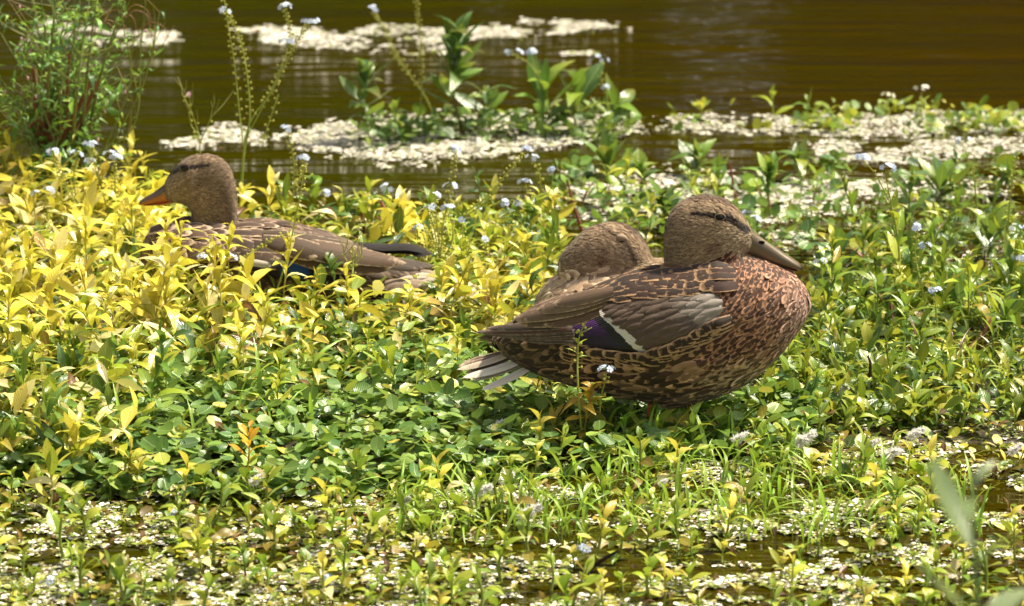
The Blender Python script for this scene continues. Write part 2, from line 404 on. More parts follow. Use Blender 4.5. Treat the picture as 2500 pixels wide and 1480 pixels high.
def thin_out(P, sp):              # keep points at least their own spacing apart
    cell = float(np.max(sp)); grid = {}; keep = []
    K = np.floor(P / cell).astype(int)
    for i in range(len(P)):
        k = K[i]; ok = True; r2 = sp[i] ** 2
        for a in (-1, 0, 1):
            for b in (-1, 0, 1):
                for c in (-1, 0, 1):
                    for j in grid.get((k[0] + a, k[1] + b, k[2] + c), ()):
                        d = P[i] - P[j]
                        if d[0] * d[0] + d[1] * d[1] + d[2] * d[2] < r2: ok = False; break
                    if not ok: break
                if not ok: break
            if not ok: break
        if ok: keep.append(i); grid.setdefault(tuple(k), []).append(i)
    return np.array(keep)
def feather_tpl(W=.6, nl=5, camber=.3, curl=-.05):
    V = []; uv = []
    for i in range(nl + 1):
        t = i / nl
        ww = W / 2 * (.55 + .45 * min(1, t / .4)) if t < .55 else W / 2 * math.sqrt(max(1 - ((t - .55) / .46) ** 2, .0))
        for q in (-1, -.5, 0, .5, 1):
            V.append((q * ww, t, -camber * W * .5 * q * q + curl * t * t)); uv.append((q * .5 + .5, t))
    f = [(i * 5 + q, i * 5 + q + 1, i * 5 + q + 6, i * 5 + q + 5) for i in range(nl) for q in range(4)]
    return np.array(V), np.array(f), np.array(uv)
FT = feather_tpl(.50); FT_long = feather_tpl(.42)
_v = [(-.16, 0, 0), (.16, 0, 0), (-.17, .5, .02), (.17, .5, .02), (-.05, 1, -.02), (.05, 1, -.02)]
HT = (np.array(_v), np.array([[0, 1, 3, 2], [2, 3, 5, 4]]), np.array([(0, 0), (1, 0), (0, .5), (1, .5), (.3, 1), (.7, 1)]))
def orient(Nn, D, lift):
    D -= Nn * np.sum(D * Nn, 1)[:, None]; D /= np.linalg.norm(D, axis=1)[:, None] + 1e-9
    c, s = np.cos(lift)[:, None], np.sin(lift)[:, None]
    y = D * c + Nn * s; z = Nn * c - D * s; x = np.cross(y, z)
    return np.stack([x, y, z], 2)
def design_px(P, Y0):             # where the near side shows a point; the far side mirrors it
    Pm = P.copy(); Pm[:, 1] = Y0 - np.abs(P[:, 1] - Y0); return proj(Pm)

def plumage(b, look, headpoly, flow, hflow, headlook, rng, ncand=26000, nhead=60000, skip=None, eye=None):
    """body feathers and head feathers of one duck; returns two Geos"""
    P, Nn = sample_surface(b, ncand, rng); px, py = design_px(P, b.Y0)
    hd = in_poly(px, py, headpoly); sk = in_poly(px, py, skip) if skip else np.zeros(len(px), bool)
    m = ~hd & ~sk; P, Nn, px, py = P[m], Nn[m], px[m], py[m]
    L, cc, ec, thr, long_ = look(px, py, rng)
    kp = thin_out(P, L * .36); P, Nn, px, py, L, cc, ec, thr = P[kp], Nn[kp], px[kp], py[kp], L[kp], cc[kp], ec[kp], thr[kp]
    n = len(P); D = flow(P, px, py) + rng.normal(0, .24, (n, 3))
    M = orient(Nn, D, np.where(rng.random(n) < .06, rng.uniform(.14, .26, n), rng.uniform(.02, .09, n))); var = rng.uniform(.6, 1.5, n)[:, None]
    dull = rng.random(n) < .2; cc[dull] = cc[dull] * .6 + ec[dull] * .3
    C = np.hstack([cc * var, thr[:, None] + rng.uniform(-.14, .14, n)[:, None]]); E = np.hstack([ec * rng.uniform(.55, 1.25, n)[:, None], np.ones((n, 1))])
    g = Geo(); Pb = P + Nn * (.0006 + L * .05)[:, None] - D * (L * .45)[:, None]
    scatter(g, FT, Pb, M, L, C, E)
    # head
    P, Nn = sample_surface(b, nhead, rng); px, py = design_px(P, b.Y0); m = in_poly(px, py, [tuple(q) for q in headpoly])
    if eye: m &= ((px - eye[0]) / eye[2]) ** 2 + ((py - eye[1]) / eye[3]) ** 2 > 1
    P, Nn, px, py = P[m], Nn[m], px[m], py[m]; kp = thin_out(P, np.full(len(P), .0017)); P, Nn, px, py = P[kp], Nn[kp], px[kp], py[kp]; n = len(P)
    cc, ec = headlook(px, py, rng); L = rng.uniform(.0045, .0072, n)
    D = hflow(P, px, py) + rng.normal(0, .16, (n, 3)); M = orient(Nn, D, rng.uniform(.08, .25, n))
    lt_ = rng.random(n)[:, None] ** .9; base = (ec * lt_ + cc * (1 - lt_)) * rng.uniform(.62, 1.38, n)[:, None]
    h = Geo(); scatter(h, HT, P + Nn * .0005 - D * (L * .3)[:, None], M, L, np.hstack([base, np.full((n, 1), .55)]), np.hstack([ec * rng.uniform(.8, 1.2, n)[:, None], np.ones((n, 1))]))
    return g, h
def skin_geo(b, look, headpoly, headlook, rng):
    g = Geo(); px, py = design_px(b.V, b.Y0); L, cc, ec, thr, _ = look(px, py, rng); hc, he = headlook(px, py, rng)
    hd = in_poly(px, py, headpoly)[:, None]; c = np.where(hd, (hc + he) * .5, cc * .6 + ec * .25)
    q = [f for f in b.F if len(f) == 4]; t = [f for f in b.F if len(f) == 3]
    g.add(b.V, q, t, None, c); return g
def mirror_low(g, Y0, k=.52):
    m = mirror(g, Y0); m.v = [v - np.stack([np.zeros(len(v)), np.zeros(len(v)), np.abs(v[:, 1] - Y0) * k + .006], 1) for v in m.v]; return m
def mirror(g, Y0):
    m = Geo(); m.v = [np.stack([v[:, 0], 2 * Y0 - v[:, 1], v[:, 2]], 1) for v in g.v]
    m.q = [f[:, ::-1] for f in g.q]; m.t = [f[:, ::-1] for f in g.t]; m.uv = g.uv; m.c = g.c; m.e = g.e; m.n = g.n; return m
def blade(g, pts, width, col, edge, thr=.8, nrm=(0, -.8, .6), camber=.12, base=.6, tip=.45, n=14, wc=None):
    """one long feather along 3-D points; width in m; nrm the side it faces"""
    P = spline(pts, n); T = np.gradient(P, axis=0); T /= np.linalg.norm(T, axis=1)[:, None]
    nr = np.array(nrm, float); nr /= np.linalg.norm(nr); U = np.cross(T, nr); U /= np.linalg.norm(U, axis=1)[:, None]; Nn = np.cross(U, T)
    t = np.linspace(0, 1, n); wv = np.where(t < 1 - tip, base + (1 - base) * np.clip(t / .35, 0, 1), 0); k = t >= 1 - tip
    wv[k] = np.sqrt(np.clip(1 - ((t[k] - 1 + tip) / tip) ** 2, .0005, 1)); wv *= width / 2
    us = np.linspace(-1, 1, 7); V = P[:, None, :] + U[:, None, :] * (us[None, :, None] * wv[:, None, None]) - Nn[:, None, :] * (us[None, :, None] ** 2 * wv[:, None, None] * camber * 2)
    f = [(i * 7 + j, i * 7 + j + 1, (i + 1) * 7 + j + 1, (i + 1) * 7 + j) for i in range(n - 1) for j in range(6)]
    uv = np.stack([np.tile(us * .5 + .5, n), np.repeat(t, 7)], 1)
    c = np.array(list(col) + [thr]); e = np.array(list(edge) + [1.0])
    c = np.tile(c, (n * 7, 1))
    if wc is not None:
        for t0, t1, cc_ in wc:
            s = (uv[:, 1] >= t0) & (uv[:, 1] < t1); c[s, :3] = cc_
    g.add(V.reshape(-1, 3), f, None, uv, c, e)
def wing_shell(b, poly, colfun, step=2.0, thick=.007, soft=26, shrink=5):
    xs_ = [p[0] for p in poly]; ys_ = [p[1] for p in poly]
    gx = np.arange(min(xs_) - 8, max(xs_) + 8, step); gy = np.arange(min(ys_) - 8, max(ys_) + 8, step); ny_, nx_ = len(gy), len(gx)
    XX_, YY_ = np.meshgrid(gx, gy); D = np.full(XX_.shape, np.nan)
    for i in range(0, ny_):
        for j in range(0, nx_):
            if (i % 3 or j % 3): continue
            d = ray(XX_[i, j], YY_[i, j]); h = b.bvh.ray_cast(Vector((0, 0, CAMH)), Vector(d).normalized())
            if h[0] is not None: D[i, j] = h[0].y
    I = np.arange(0, ny_, 3); J = np.arange(0, nx_, 3); S = D[np.ix_(I, J)]; bad = np.isnan(S)
    for r in range(len(I)):       # carry the side outwards past the body's edge
        ok = np.where(~bad[r])[0]
        if len(ok): S[r] = np.interp(np.arange(len(J)), ok, S[r][ok])
    S = np.where(np.isnan(S), b.Y0 - .03, S)
    for _ in range(4):
        Pd = np.pad(S, 1, 'edge'); S = (Pd[1:-1, 1:-1] * 2 + Pd[:-2, 1:-1] + Pd[2:, 1:-1] + Pd[1:-1, :-2] + Pd[1:-1, 2:]) / 6
    fi = np.clip(np.arange(ny_) / 3, 0, len(I) - 1.001); fj = np.clip(np.arange(nx_) / 3, 0, len(J) - 1.001); i0 = fi.astype(int); j0 = fj.astype(int); a = (fi - i0)[:, None]; c = (fj - j0)[None, :]
    Sf = S[np.ix_(i0, j0)] * (1 - a) * (1 - c) + S[np.ix_(i0 + 1, j0)] * a * (1 - c) + S[np.ix_(i0, j0 + 1)] * (1 - a) * c + S[np.ix_(i0 + 1, j0 + 1)] * a * c
    x, y = XX_.ravel(), YY_.ravel(); ins = in_poly(x, y, poly); dist = line_dist(x, y, list(poly) + [poly[0]]); sd = np.where(ins, dist, -dist)
    t = np.clip((sd + shrink) / soft, 0, 1); th = -.004 + (thick + .004) * np.sqrt(1 - (1 - t) ** 2)
    Yv = Sf.ravel() - th; V = np.zeros((len(x), 3))
    dx, dz = (x - 1250) / F, (740 - y) / F; ry = CP + dz * SP; rz = -SP + dz * CP; tt = Yv / ry
    V[:, 0] = dx * tt; V[:, 1] = Yv; V[:, 2] = CAMH + rz * tt
    idx = np.arange(len(x)).reshape(ny_, nx_); q = np.stack([idx[:-1, :-1], idx[1:, :-1], idx[1:, 1:], idx[:-1, 1:]], 2).reshape(-1, 4)
    q = q[np.all(sd[q] > -7, axis=1)]
    used = np.unique(q); mp = np.full(len(x), -1); mp[used] = np.arange(len(used))
    C, uv = colfun(x[used], y[used])
    g = Geo(); g.add(V[used], mp[q], None, uv, C); return g
def webbed_foot(parent, ankle, foot, dirx, loc):
    g = Geo(); c = (.5, .11, .03)
    tube(g, spline([ankle, (ankle + foot) / 2 + np.array([-.004 * dirx, 0, 0]), foot], 8), [.0055, .0045, .004, .0038, .0038, .004, .0045, .005], c, 8)
    tips = [foot + np.array([dirx * .045, dy, -.001]) for dy in (-.024, 0, .024)]
    for tp in tips: tube(g, spline([foot, (foot + tp) / 2 + np.array([0, 0, .004]), tp], 6), [.004, .0038, .0033, .003, .0025, .0012], c, 6)
    for a, b_ in ((0, 1), (1, 2)):
        m_ = (tips[a] + tips[b_]) / 2 * .86 + foot * .14
        g.add([foot + [0, 0, .002], tips[a], m_, tips[b_]], [(0, 1, 2, 3)], None, None, (.42, .1, .03))
    tube(g, [foot, foot + np.array([-dirx * .012, 0, .003])], [.003, .0015], c, 5)
    return g.build('leg', M_foot, parent, loc)
def duck_eye(parent, b, ex, ey, loc, rx=.0052, rz=.0042, out=.0012, lid=None):
    d = Vector(ray(ex, ey)).normalized(); h = b.bvh.ray_cast(Vector((0, 0, CAMH)), d); p = np.array(h[0]); nn = np.array(h[1])
    for s in (1, -1):
        c = p - nn * (.0035 - out); g = Geo(); blob(g, c, 1, (.006, .005, .004), 14, 9, (rx, .0045, rz))
        lg = Geo()
        if lid:
            ang = np.linspace(0, 2 * math.pi, 19); ring = [c + nn * .0022 + np.array([math.cos(a) * (rx + .0006), 0, math.sin(a) * (rz + .0006)]) for a in ang]
            tube(lg, ring, .0007, lid, 5)
        if s == -1: g = mirror(g, b.Y0); lg = mirror(lg, b.Y0) if lid else lg
        o = g.build('eye', M_eye, parent, loc)
        if lid: lg.build('eyelid', M_skin, o, None if True else loc).location = tuple(-np.asarray(loc))
def c3(*a): return np.array(a, float)
def blend(A, B, t): return A * (1 - t[:, None]) + B * t[:, None]
def head_look(ex, ey, sgn, sc, pale=1.0, ear=False, stripe=1.0):
    def f(px, py, rng):
        u = (px - ex) * sgn / sc; v = (ey - py) / sc; n = len(px)
        nz = rng.normal(0, 4, n); cc = np.tile(c3(.15, .095, .055), (n, 1)); ec = np.tile(c3(.46, .32, .19), (n, 1))
        ck = np.clip((u + 20 + nz) / 60, 0, 1) * np.clip((-v - 2) / 20, 0, 1); ec = blend(ec, c3(.56, .42, .26)[None].repeat(n, 0), ck); cc = blend(cc, c3(.22, .15, .085)[None].repeat(n, 0), ck)
        cr = np.clip((v + nz - (24 + u * -.16)) / 12, 0, 1); cc = blend(cc, c3(.04, .024, .015)[None].repeat(n, 0), cr); ec = blend(ec, c3(.19, .125, .08)[None].repeat(n, 0), cr)
        hn = np.clip((-u - 60 + nz) / 50, 0, 1) * .6; cc = blend(cc, c3(.07, .045, .03)[None].repeat(n, 0), hn); ec = blend(ec, c3(.26, .18, .11)[None].repeat(n, 0), hn)
        ds = line_dist(u, v, [(-68, 6), (-30, 3), (0, 0), (30, -8), (66, -34)]); w_ = np.where(u < 0, 6 + u * .035, 7.5)
        st = np.clip((w_ * stripe + 3 - ds + nz * .25) / 4, 0, 1) * min(1, stripe + .15); cc = blend(cc, c3(.018, .011, .008)[None].repeat(n, 0), st); ec = blend(ec, c3(.03, .018, .012)[None].repeat(n, 0), st)
        sb = np.clip(1 - np.abs(line_dist(u, v, [(-60, 20), (0, 14), (45, 2)])) / 6, 0, 1) * .6; ec = blend(ec, c3(.5, .37, .24)[None].repeat(n, 0), sb)
        pt = (-12, -78) if not ear else (-45, -36); dp = np.hypot(u - pt[0], (v - pt[1]) * 1.2)
        pp = np.clip((22 - dp + nz * 1.5) / 22, 0, 1) * (.6 if ear else .9); cc = blend(cc, c3(.06, .025, .015)[None].repeat(n, 0), pp); ec = blend(ec, (c3(.22, .10, .06) if not ear else c3(.12, .08, .05))[None].repeat(n, 0), pp)
        return cc * pale, ec * pale
    return f

# ---- the front duck, standing on the right
cA = lambda x, y: (1120 + x / 2.2767, 450 + y / 2.2767)
PA = lambda L_: [cA(*p) for p in L_]
ancA = G(1640, 1062); YA = ancA[1]
bodyA = [(1212, 820, 842, .010), (1250, 792, 874, .030), (1300, 768, 902, .043), (1383, 738, 930, .058), (1450, 708, 944, .068), (1515, 682, 958, .076), (1577, 664, 970, .082), (1640, 652, 978, .085), (1700, 641, 975, .085), (1779, 624, 950, .082), (1830, 622, 922, .077), (1885, 640, 876, .066), (1928, 662, 828, .050), (1955, 690, 790, .034), (1971, 715, 765, .016), (1977, 735, 750, .004)]
headA = [(1622, 575, 612, .006), (1628, 545, 665, .018), (1640, 517, 700, .026), (1665, 492, 715, .031), (1713, 476, 715, .033), (1760, 482, 705, .031), (1790, 499, 670, .027), (1810, 521, 626, .021), (1826, 546, 614, .015), (1836, 562, 604, .008)]
bA = duck_volume(bodyA, headA, YA)
rootA = empty('mallard_duck', ancA)
tag(rootA, 'large mottled brown duck standing in front, olive bill pointing right, purple wing patch', 'duck')
headpolyA = PA([(1180, 455), (1240, 490), (1340, 490), (1400, 430), (1500, 380), (1600, 420), (1760, 380), (1760, 0), (1080, 0), (1080, 440)])
wingA = PA([(690, 655), (830, 600), (1000, 585), (1200, 585), (1330, 583), (1410, 598), (1458, 650), (1462, 710), (1405, 785), (1265, 855), (1200, 893), (1050, 938), (900, 932), (700, 918), (560, 893), (400, 852), (315, 760), (450, 665), (600, 618)])
scapA = PA([(1420, 560), (1380, 600), (1180, 615), (900, 625), (740, 690), (640, 640), (830, 540), (1000, 460), (1180, 440), (1330, 490)])
def lookA(px, py, rng):
    n = len(px); R = lambda c: c3(*c)[None].repeat(n, 0)
    L = np.full(n, .0150); cc = R((.065, .026, .014)); ec = R((.62, .32, .18)); thr = np.full(n, .52)
    nz = rng.normal(0, 14, n)
    t = np.clip((px + nz - 1880) / 70, 0, 1) * np.clip((py - 640) / 60, 0, 1); ec = blend(ec, R((.74, .50, .37)), t); cc = blend(cc, R((.20, .085, .05)), t * .7)
    t = np.clip((py + nz - (870 - (px - 1700) * .15)) / 60, 0, 1); L = L * (1 - t) + .020 * t; ec = blend(ec, R((.60, .42, .29)), t); cc = blend(cc, R((.085, .042, .022)), t); thr = thr - .04 * t
    t = np.clip((1740 - px + nz) / 60, 0, 1) * np.clip((py - 800) / 40, 0, 1); L = L * (1 - t) + .031 * t; ec = blend(ec, R((.64, .37, .22)), t); cc = blend(cc, R((.052, .025, .013)), t); thr = thr * (1 - t) + .56 * t
    t = np.clip((1420 - px + nz) / 80, 0, 1); L = L * (1 - t) + .026 * t; ec = blend(ec, R((.27, .165, .09)), t); cc = blend(cc, R((.05, .028, .016)), t)
    s = in_poly(px, py, scapA) | ((py < 700) & (px < 1660)); L[s] = .033; ec[s] = c3(.50, .29, .14); cc[s] = c3(.04, .02, .011); thr[s] = .74
    lo = (py > 925 - (px - 1600) * .1) & ~s; ec[lo] *= 1.1
    return L, cc, ec, thr, None
def flowA(P, px, py):
    H = Q(1745, 590, YA); r = P - H; d = np.linalg.norm(r, axis=1)[:, None]
    return r / d * np.exp(-d / .11) * 2.0 + np.array([-1, 0, -.10]) + np.clip((1500 - px) / 400, 0, 1)[:, None] * np.array([0, 0, -.12])
def hflowA(P, px, py):
    r = P - Q(1838, 575, YA); return r / np.linalg.norm(r, axis=1)[:, None]
rng = np.random.default_rng(11)
hlA = head_look(1757, 529, 1, 1.0)
skip = PA([(760, 680), (900, 640), (1340, 620), (1420, 650), (1430, 700), (1380, 770), (1200, 860), (1050, 905), (700, 890), (420, 830), (380, 760)])
gb, gh = plumage(bA, lookA, headpolyA, flowA, hflowA, hlA, rng, skip=skip, eye=(1757, 531, 15, 9.5))
ob = skin_geo(bA, lookA, headpolyA, hlA, rng).build('body', M_skin, rootA, ancA)
gb.build('body_plumage', M_feather, rootA, ancA); gh.build('head_plumage', M_down, rootA, ancA)
def wingcolA(x, y):
    cx, cy = (x - 1120) * 2.2767, (y - 450) * 2.2767; n = len(x); nz = (vnoise(cx, cy, .06, 4) - .5) * 12; R = lambda c: c3(*c)[None].repeat(n, 0)
    sh = np.clip(1.15 - np.hypot((cx - 1420) / 1.3, cy - 650) / 170, 0, 1); col = blend(R((.125, .082, .056)), R((.47, .41, .35)), sh ** .95)
    col *= (.72 + .5 * fbm(cx * .5, cy, .05, 8))[:, None]
    ax, ay = 768, 690; bx, by = 1045, 920; ln = math.hypot(bx - ax, by - ay); s = ((cx - ax) * (by - ay) - (cy - ay) * (bx - ax)) / -ln + nz * .8   # >0 towards the tail
    fr = ((cx - ax) * (bx - ax) + (cy - ay) * (by - ay)) / ln / ln
    s2 = s - 22; wid = 24 + 28 * np.clip(fr, 0, 1)
    saw = 2.5 * np.abs(((fr * 11) % 1) - .5)
    tx, ty, ux, uy = 566, 780, 700, 915; l2 = math.hypot(ux - tx, uy - ty); q = -((cx - tx) * (uy - ty) - (cy - ty) * (ux - tx)) / l2 + nz * .4      # >0 past the trailing edge
    col[s > -14] = c3(.05, .03, .02)
    wm = (s > -8) & (s < wid + saw - 8); col[wm] = c3(.78, .72, .62)
    pm = s >= wid + saw - 8; col[pm] = c3(.007, .005, .009)
    pu = s > wid + 34; dep = np.clip((cy - 745) / 110, 0, 1); purp = blend(R((.13, .02, .24)), R((.016, .005, .032)), dep); str_ = (.65 + .5 * vnoise(cx * .3 + cy * .5, cy * .9 - cx * .25, .12, 9))[:, None]; col[pu] = (purp * str_)[pu]
    col[q > -26] = c3(.008, .006, .01)
    col[(q > -5)] = c3(.62, .56, .47)
    pr = q > 8; col[pr] = (R((.115, .082, .062)) * (.7 + .6 * vnoise(cx * .15, cy + cx * .25, .16, 5))[:, None])[pr]
    top = ((cx - 566) * (690 - 780) - (cy - 780) * (755 - 566)) / math.hypot(189, 90)          # >0 above the tertial line
    tm = ((top > 0) & (cx < 780)) | ((cx < 566) & (cy < 700 + (566 - cx) * .25 + 75)); col[tm] = (R((.20, .125, .075)) * (.7 + .6 * vnoise(cx * .12, cy + cx * .5, .12, 6))[:, None])[tm]
    low = cy > 905 - (cx - 700) * -.02; col[low & pm & (q < -5)] = c3(.02, .012, .008)
    return np.clip(col, 0, 1), np.stack([cx / 400, cy / 400], 1)
k = N('wing_vane'); a = k.attr('col'); uv = k.n('ShaderNodeUVMap'); sx = k.n('ShaderNodeSeparateXYZ'); k.l(uv.outputs[0], sx.inputs[0])
st = k.math('SINE', k.math('MULTIPLY', k.math('ADD', sx.outputs[1], k.math('MULTIPLY', sx.outputs[0], .42)), 230.0)); fine = k.noise(220, 4)
cc = k.mix(k.math('MULTIPLY_ADD', st, .1, .1), a.outputs[0], (.01, .008, .006)); k.l(k.mix(.35, cc, k.mix(fine, (.3, .3, .3), (.75, .72, .7)), 'OVERLAY'), k.b.inputs['Base Color'])
k.b.inputs['Roughness'].default_value = .5; k.b.inputs['Sheen Weight'].default_value = .1
bp = k.n('ShaderNodeBump'); bp.inputs['Strength'].default_value = .35; bp.inputs['Distance'].default_value = .002; k.l(k.math('ADD', st, fine), bp.inputs['Height']); k.l(bp.outputs[0], k.b.inputs['Normal'])
M_wing = k.m
ws = wing_shell(bA, wingA, wingcolA)
wbvh = BVHTree.FromPolygons([Vector(v) for v in ws.v[0]], [tuple(f) for f in ws.q[0]])
# covert feathers laid over the grey part of the wing
def over_wing(bvh, polyc, L, colfun, dirv, spacing, rng, thr=.82, edge=1.5, lift=(.03, .09), tpl=FT, n=6000):
    xs_ = [p[0] for p in polyc]; ys_ = [p[1] for p in polyc]; x = rng.uniform(min(xs_), max(xs_), n); y = rng.uniform(min(ys_), max(ys_), n); m = in_poly(x, y, polyc); x, y = x[m], y[m]; P = []; Nn = []; K = []
    for i in range(len(x)):
        h = bvh.ray_cast(Vector((0, 0, CAMH)), Vector(ray(x[i], y[i])).normalized())
        if h[0] is not None:
            nn = np.array(h[1]); nn = nn if nn[1] < 0 else -nn; P.append(np.array(h[0])); Nn.append(nn); K.append(i)
    P = np.array(P); Nn = np.array(Nn); x = x[K]; y = y[K]; kp = thin_out(P, np.full(len(P), spacing)); P, Nn, x, y = P[kp], Nn[kp], x[kp], y[kp]; n = len(P)
    c, _ = colfun(x, y); D = np.tile(np.array(dirv, float), (n, 1)) + rng.normal(0, .08, (n, 3)); M = orient(Nn, D, rng.uniform(*lift, n)); Ls = rng.uniform(.85, 1.15, n) * L
    C = np.hstack([c * rng.uniform(.8, 1.15, (n, 1)), np.full((n, 1), thr)]); E = np.hstack([np.clip(c * edge + .02, 0, .8), np.ones((n, 1))])
    g = Geo(); scatter(g, tpl, P - D * (Ls * .55)[:, None] + Nn * .0012, M, Ls, C, E); return g
cov = over_wing(wbvh, PA([(800, 690), (900, 640), (1320, 605), (1420, 640), (1440, 700), (1390, 770), (1230, 850), (1060, 905), (940, 800)]), .020, wingcolA, (-1, 0, -.35), .0085, rng)
def side_y(px, tab): return np.interp(px, [t[0] for t in tab], [t[1] for t in tab])
tabA = [(1150, -.016), (1250, -.046), (1330, -.064), (1400, -.077), (1500, -.088), (1600, -.095)]
def bladeA(g, pts, width, col, edge, lay=0.0, **kw):
    pts = [cA(*p) for p in pts]; blade(g, [Q(x, y, YA + side_y(x, tabA) - lay) for x, y in pts], width, col, edge, **kw)
wg = Geo()
for i, (bx, by, tx, ty, wd, la) in enumerate([(640, 870, 300, 842, .013, -.004), (640, 850, 245, 838, .013, -.003), (640, 836, 200, 836, .013, -.002), (640, 822, 160, 831, .013, 0), (630, 806, 128, 826, .013, .001), (600, 800, 98, 820, .013, .003), (570, 785, 150, 800, .012, .004)]):
    bladeA(wg, [(bx, by), (450, by * .55 + ty * .45 - 4), (tx, ty)], wd, (.10 + .02 * (i % 3), .072, .056), (.38, .29, .22), la, thr=.78, n=18)
for i, (P3, wd, la, c) in enumerate([([(800, 655), (600, 722), (330, 770)], .024, .005, (.155, .098, .062)), ([(820, 640), (600, 690), (300, 748)], .022, .007, (.20, .13, .082)), ([(780, 700), (650, 735), (470, 778)], .020, .008, (.16, .095, .06)), ([(840, 615), (640, 655), (430, 700)], .020, .009, (.23, .15, .095)), ([(860, 590), (700, 625), (520, 665)], .018, .010, (.21, .135, .085))]):
    bladeA(wg, P3, wd, c, (.60, .42, .27), la, thr=.80, n=18)
# scapulars: dark feathers with buff rims over the top of the wing
def scapular(b, geo, P_tip, L, wd, col, edge, out, Y0, thr=.72, dirv=(-1, 0, -.3)):
    h = b.bvh.ray_cast(Vector((0, 0, CAMH)), Vector(ray(*P_tip)).normalized())
    if h[0] is None: return
    n_ = np.array(h[1]); p = np.array(h[0]) + n_ * out; d = np.array(dirv, float); d -= n_ * (d @ n_); d /= np.linalg.norm(d)
    blade(geo, [p - d * L - n_ * (out * .8), p - d * L * .5, p], wd, col, edge, thr=thr, nrm=n_, camber=.07, n=10, tip=.65, base=.8)
sg = Geo()
for row in range(5):
    for j in range(13):
        f = j / 12; x = 1372 - f * (612 - row * 20) + rng.uniform(-22, 22); y = 606 + f * 46 - row * (27 - f * 6) + rng.uniform(-7, 7) + (18 if j > 9 else 0)
        if in_poly([cA(x, y)[0]], [cA(x, y)[1]], headpolyA)[0]: continue
        scapular(bA, sg, cA(x, y), (.030 + .012 * f) * rng.uniform(.85, 1.2), (.016 + .004 * f) * rng.uniform(.85, 1.1), (.028 + .015 * rng.random(), .016, .009), np.array((.52, .31, .16)) * rng.uniform(.8, 1.4), .008 + row * .0005, YA, thr=.60 + .14 * rng.random(), dirv=(-1, 0, -.28 + .25 * f + rng.normal(0, .12)))
fk = Geo()
LE = [(560, 915), (650, 925), (760, 935), (880, 952), (1000, 958), (1100, 945), (1190, 905), (1270, 862), (1340, 822), (1385, 800)]
for row in range(3):
    for j in range(24):
        t = (j + rng.uniform(-.3, .3)) / 23 * (len(LE) - 1.001); t = min(max(0, t), len(LE) - 1.002); i = int(t); u_ = t - i; x = LE[i][0] * (1 - u_) + LE[i + 1][0] * u_ + rng.uniform(-10, 10); y = LE[i][1] * (1 - u_) + LE[i + 1][1] * u_ + row * 20 + rng.uniform(-5, 5) - 10
        scapular(bA, fk, cA(x, y), rng.uniform(.022, .032), rng.uniform(.011, .015), (.038, .019, .010), np.array((.56, .34, .19)) * rng.uniform(.7, 1.2), .0085 - row * .0022, YA, thr=rng.uniform(.5, .7), dirv=(-1, 0, .12 if x < 1000 else -.35))
for s in (0, 1): (fk if s == 0 else mirror(fk, YA)).build('flank_feathers', M_feather, rootA, ancA)
for s in (0, 1):
    wo = empty('wing', (0, 0, 0)); wo.parent = rootA
    for gg, nm, mt in ((ws, 'wing_coverts', M_wing), (cov, 'covert_feathers', M_feather), (wg, 'flight_feathers', M_feather), (sg, 'scapular_feathers', M_feather)):
        (gg if s == 0 else mirror_low(gg, YA) if gg is wg else mirror_low(gg, YA, .16) if gg is sg else mirror(gg, YA)).build(nm, mt, wo, ancA)
tg = Geo()
for bx, by, tx, ty, wd, dy, c, e in [(420, 890, 20, 992, .012, 0, (.12, .08, .05), (.5, .38, .25)), (400, 905, -2, 1012, .012, -.006, (.14, .09, .06), (.6, .46, .34)), (330, 925, -10, 1030, .010, -.012, (.60, .5, .38), (.8, .68, .52)), (340, 935, 35, 1050, .010, -.010, (.2, .13, .09), (.7, .56, .42)),
    (400, 960, 22, 1074, .0125, -.028, (.82, .74, .62), (.9, .84, .74)), (450, 985, 126, 1143, .0115, -.040, (.80, .72, .60), (.9, .84, .74)), (400, 975, 70, 1092, .009, -.024, (.5, .4, .3), (.8, .7, .56)), (420, 890, 55, 978, .012, .012, (.1, .07, .05), (.4, .3, .2)),
    (420, 905, 10, 1002, .012, .02, (.6, .5, .4), (.8, .7, .6)), (420, 915, 30, 1015, .012, .032, (.6, .5, .4), (.8, .7, .6))]:
    p = [cA(bx, by), cA((bx + tx) / 2, (by + ty) / 2 + 8), cA(tx, ty)]; blade(tg, [Q(p[0][0], p[0][1], YA + dy * .5), Q(p[1][0], p[1][1], YA + dy * .8), Q(p[2][0], p[2][1], YA + dy)], wd, c, e, thr=.7, nrm=(0, -.5, .8), n=14, camber=.08)
tg.build('tail', M_feather, rootA, ancA)
def billcol(base, ridge, nailc, x_tip, x_base, low):
    def f(V):
        px, py = proj(V); t = np.clip((px - x_base) / (x_tip - x_base), 0, 1); c = np.tile(c3(*base), (len(V), 1))
        zt = (V[:, 2] - np.interp(px, sorted([x_base, x_tip]), [0, 0])); c = blend(c, np.tile(c3(*ridge), (len(V), 1)), np.clip(low(px, py), 0, 1))
        return blend(c, np.tile(c3(*nailc), (len(V), 1)), np.clip((t - .93) / .05, 0, 1))
    return f
g = Geo(); loft_pairs(g, [(1818, 545, 1794, 600, .0100), (1829, 554, 1806, 612, .0108), (1850, 573, 1833, 623, .0100), (1880, 594, 1866, 636, .0098), (1912, 616, 1901, 648, .0108), (1938, 633, 1931, 655, .0112), (1953, 644, 1949, 659, .0085), (1961, 654, 1959, 661, .0030)], YA, 20, 5, .85,
                        col=billcol((.165, .125, .07), (.075, .06, .045), (.02, .016, .012), 1961, 1800, lambda x, y: np.clip((700 - (y - (x - 1830) * .62) - 135) / 20, 0, 1) * .8))
bill = g.build('bill', M_bill, rootA, ancA)
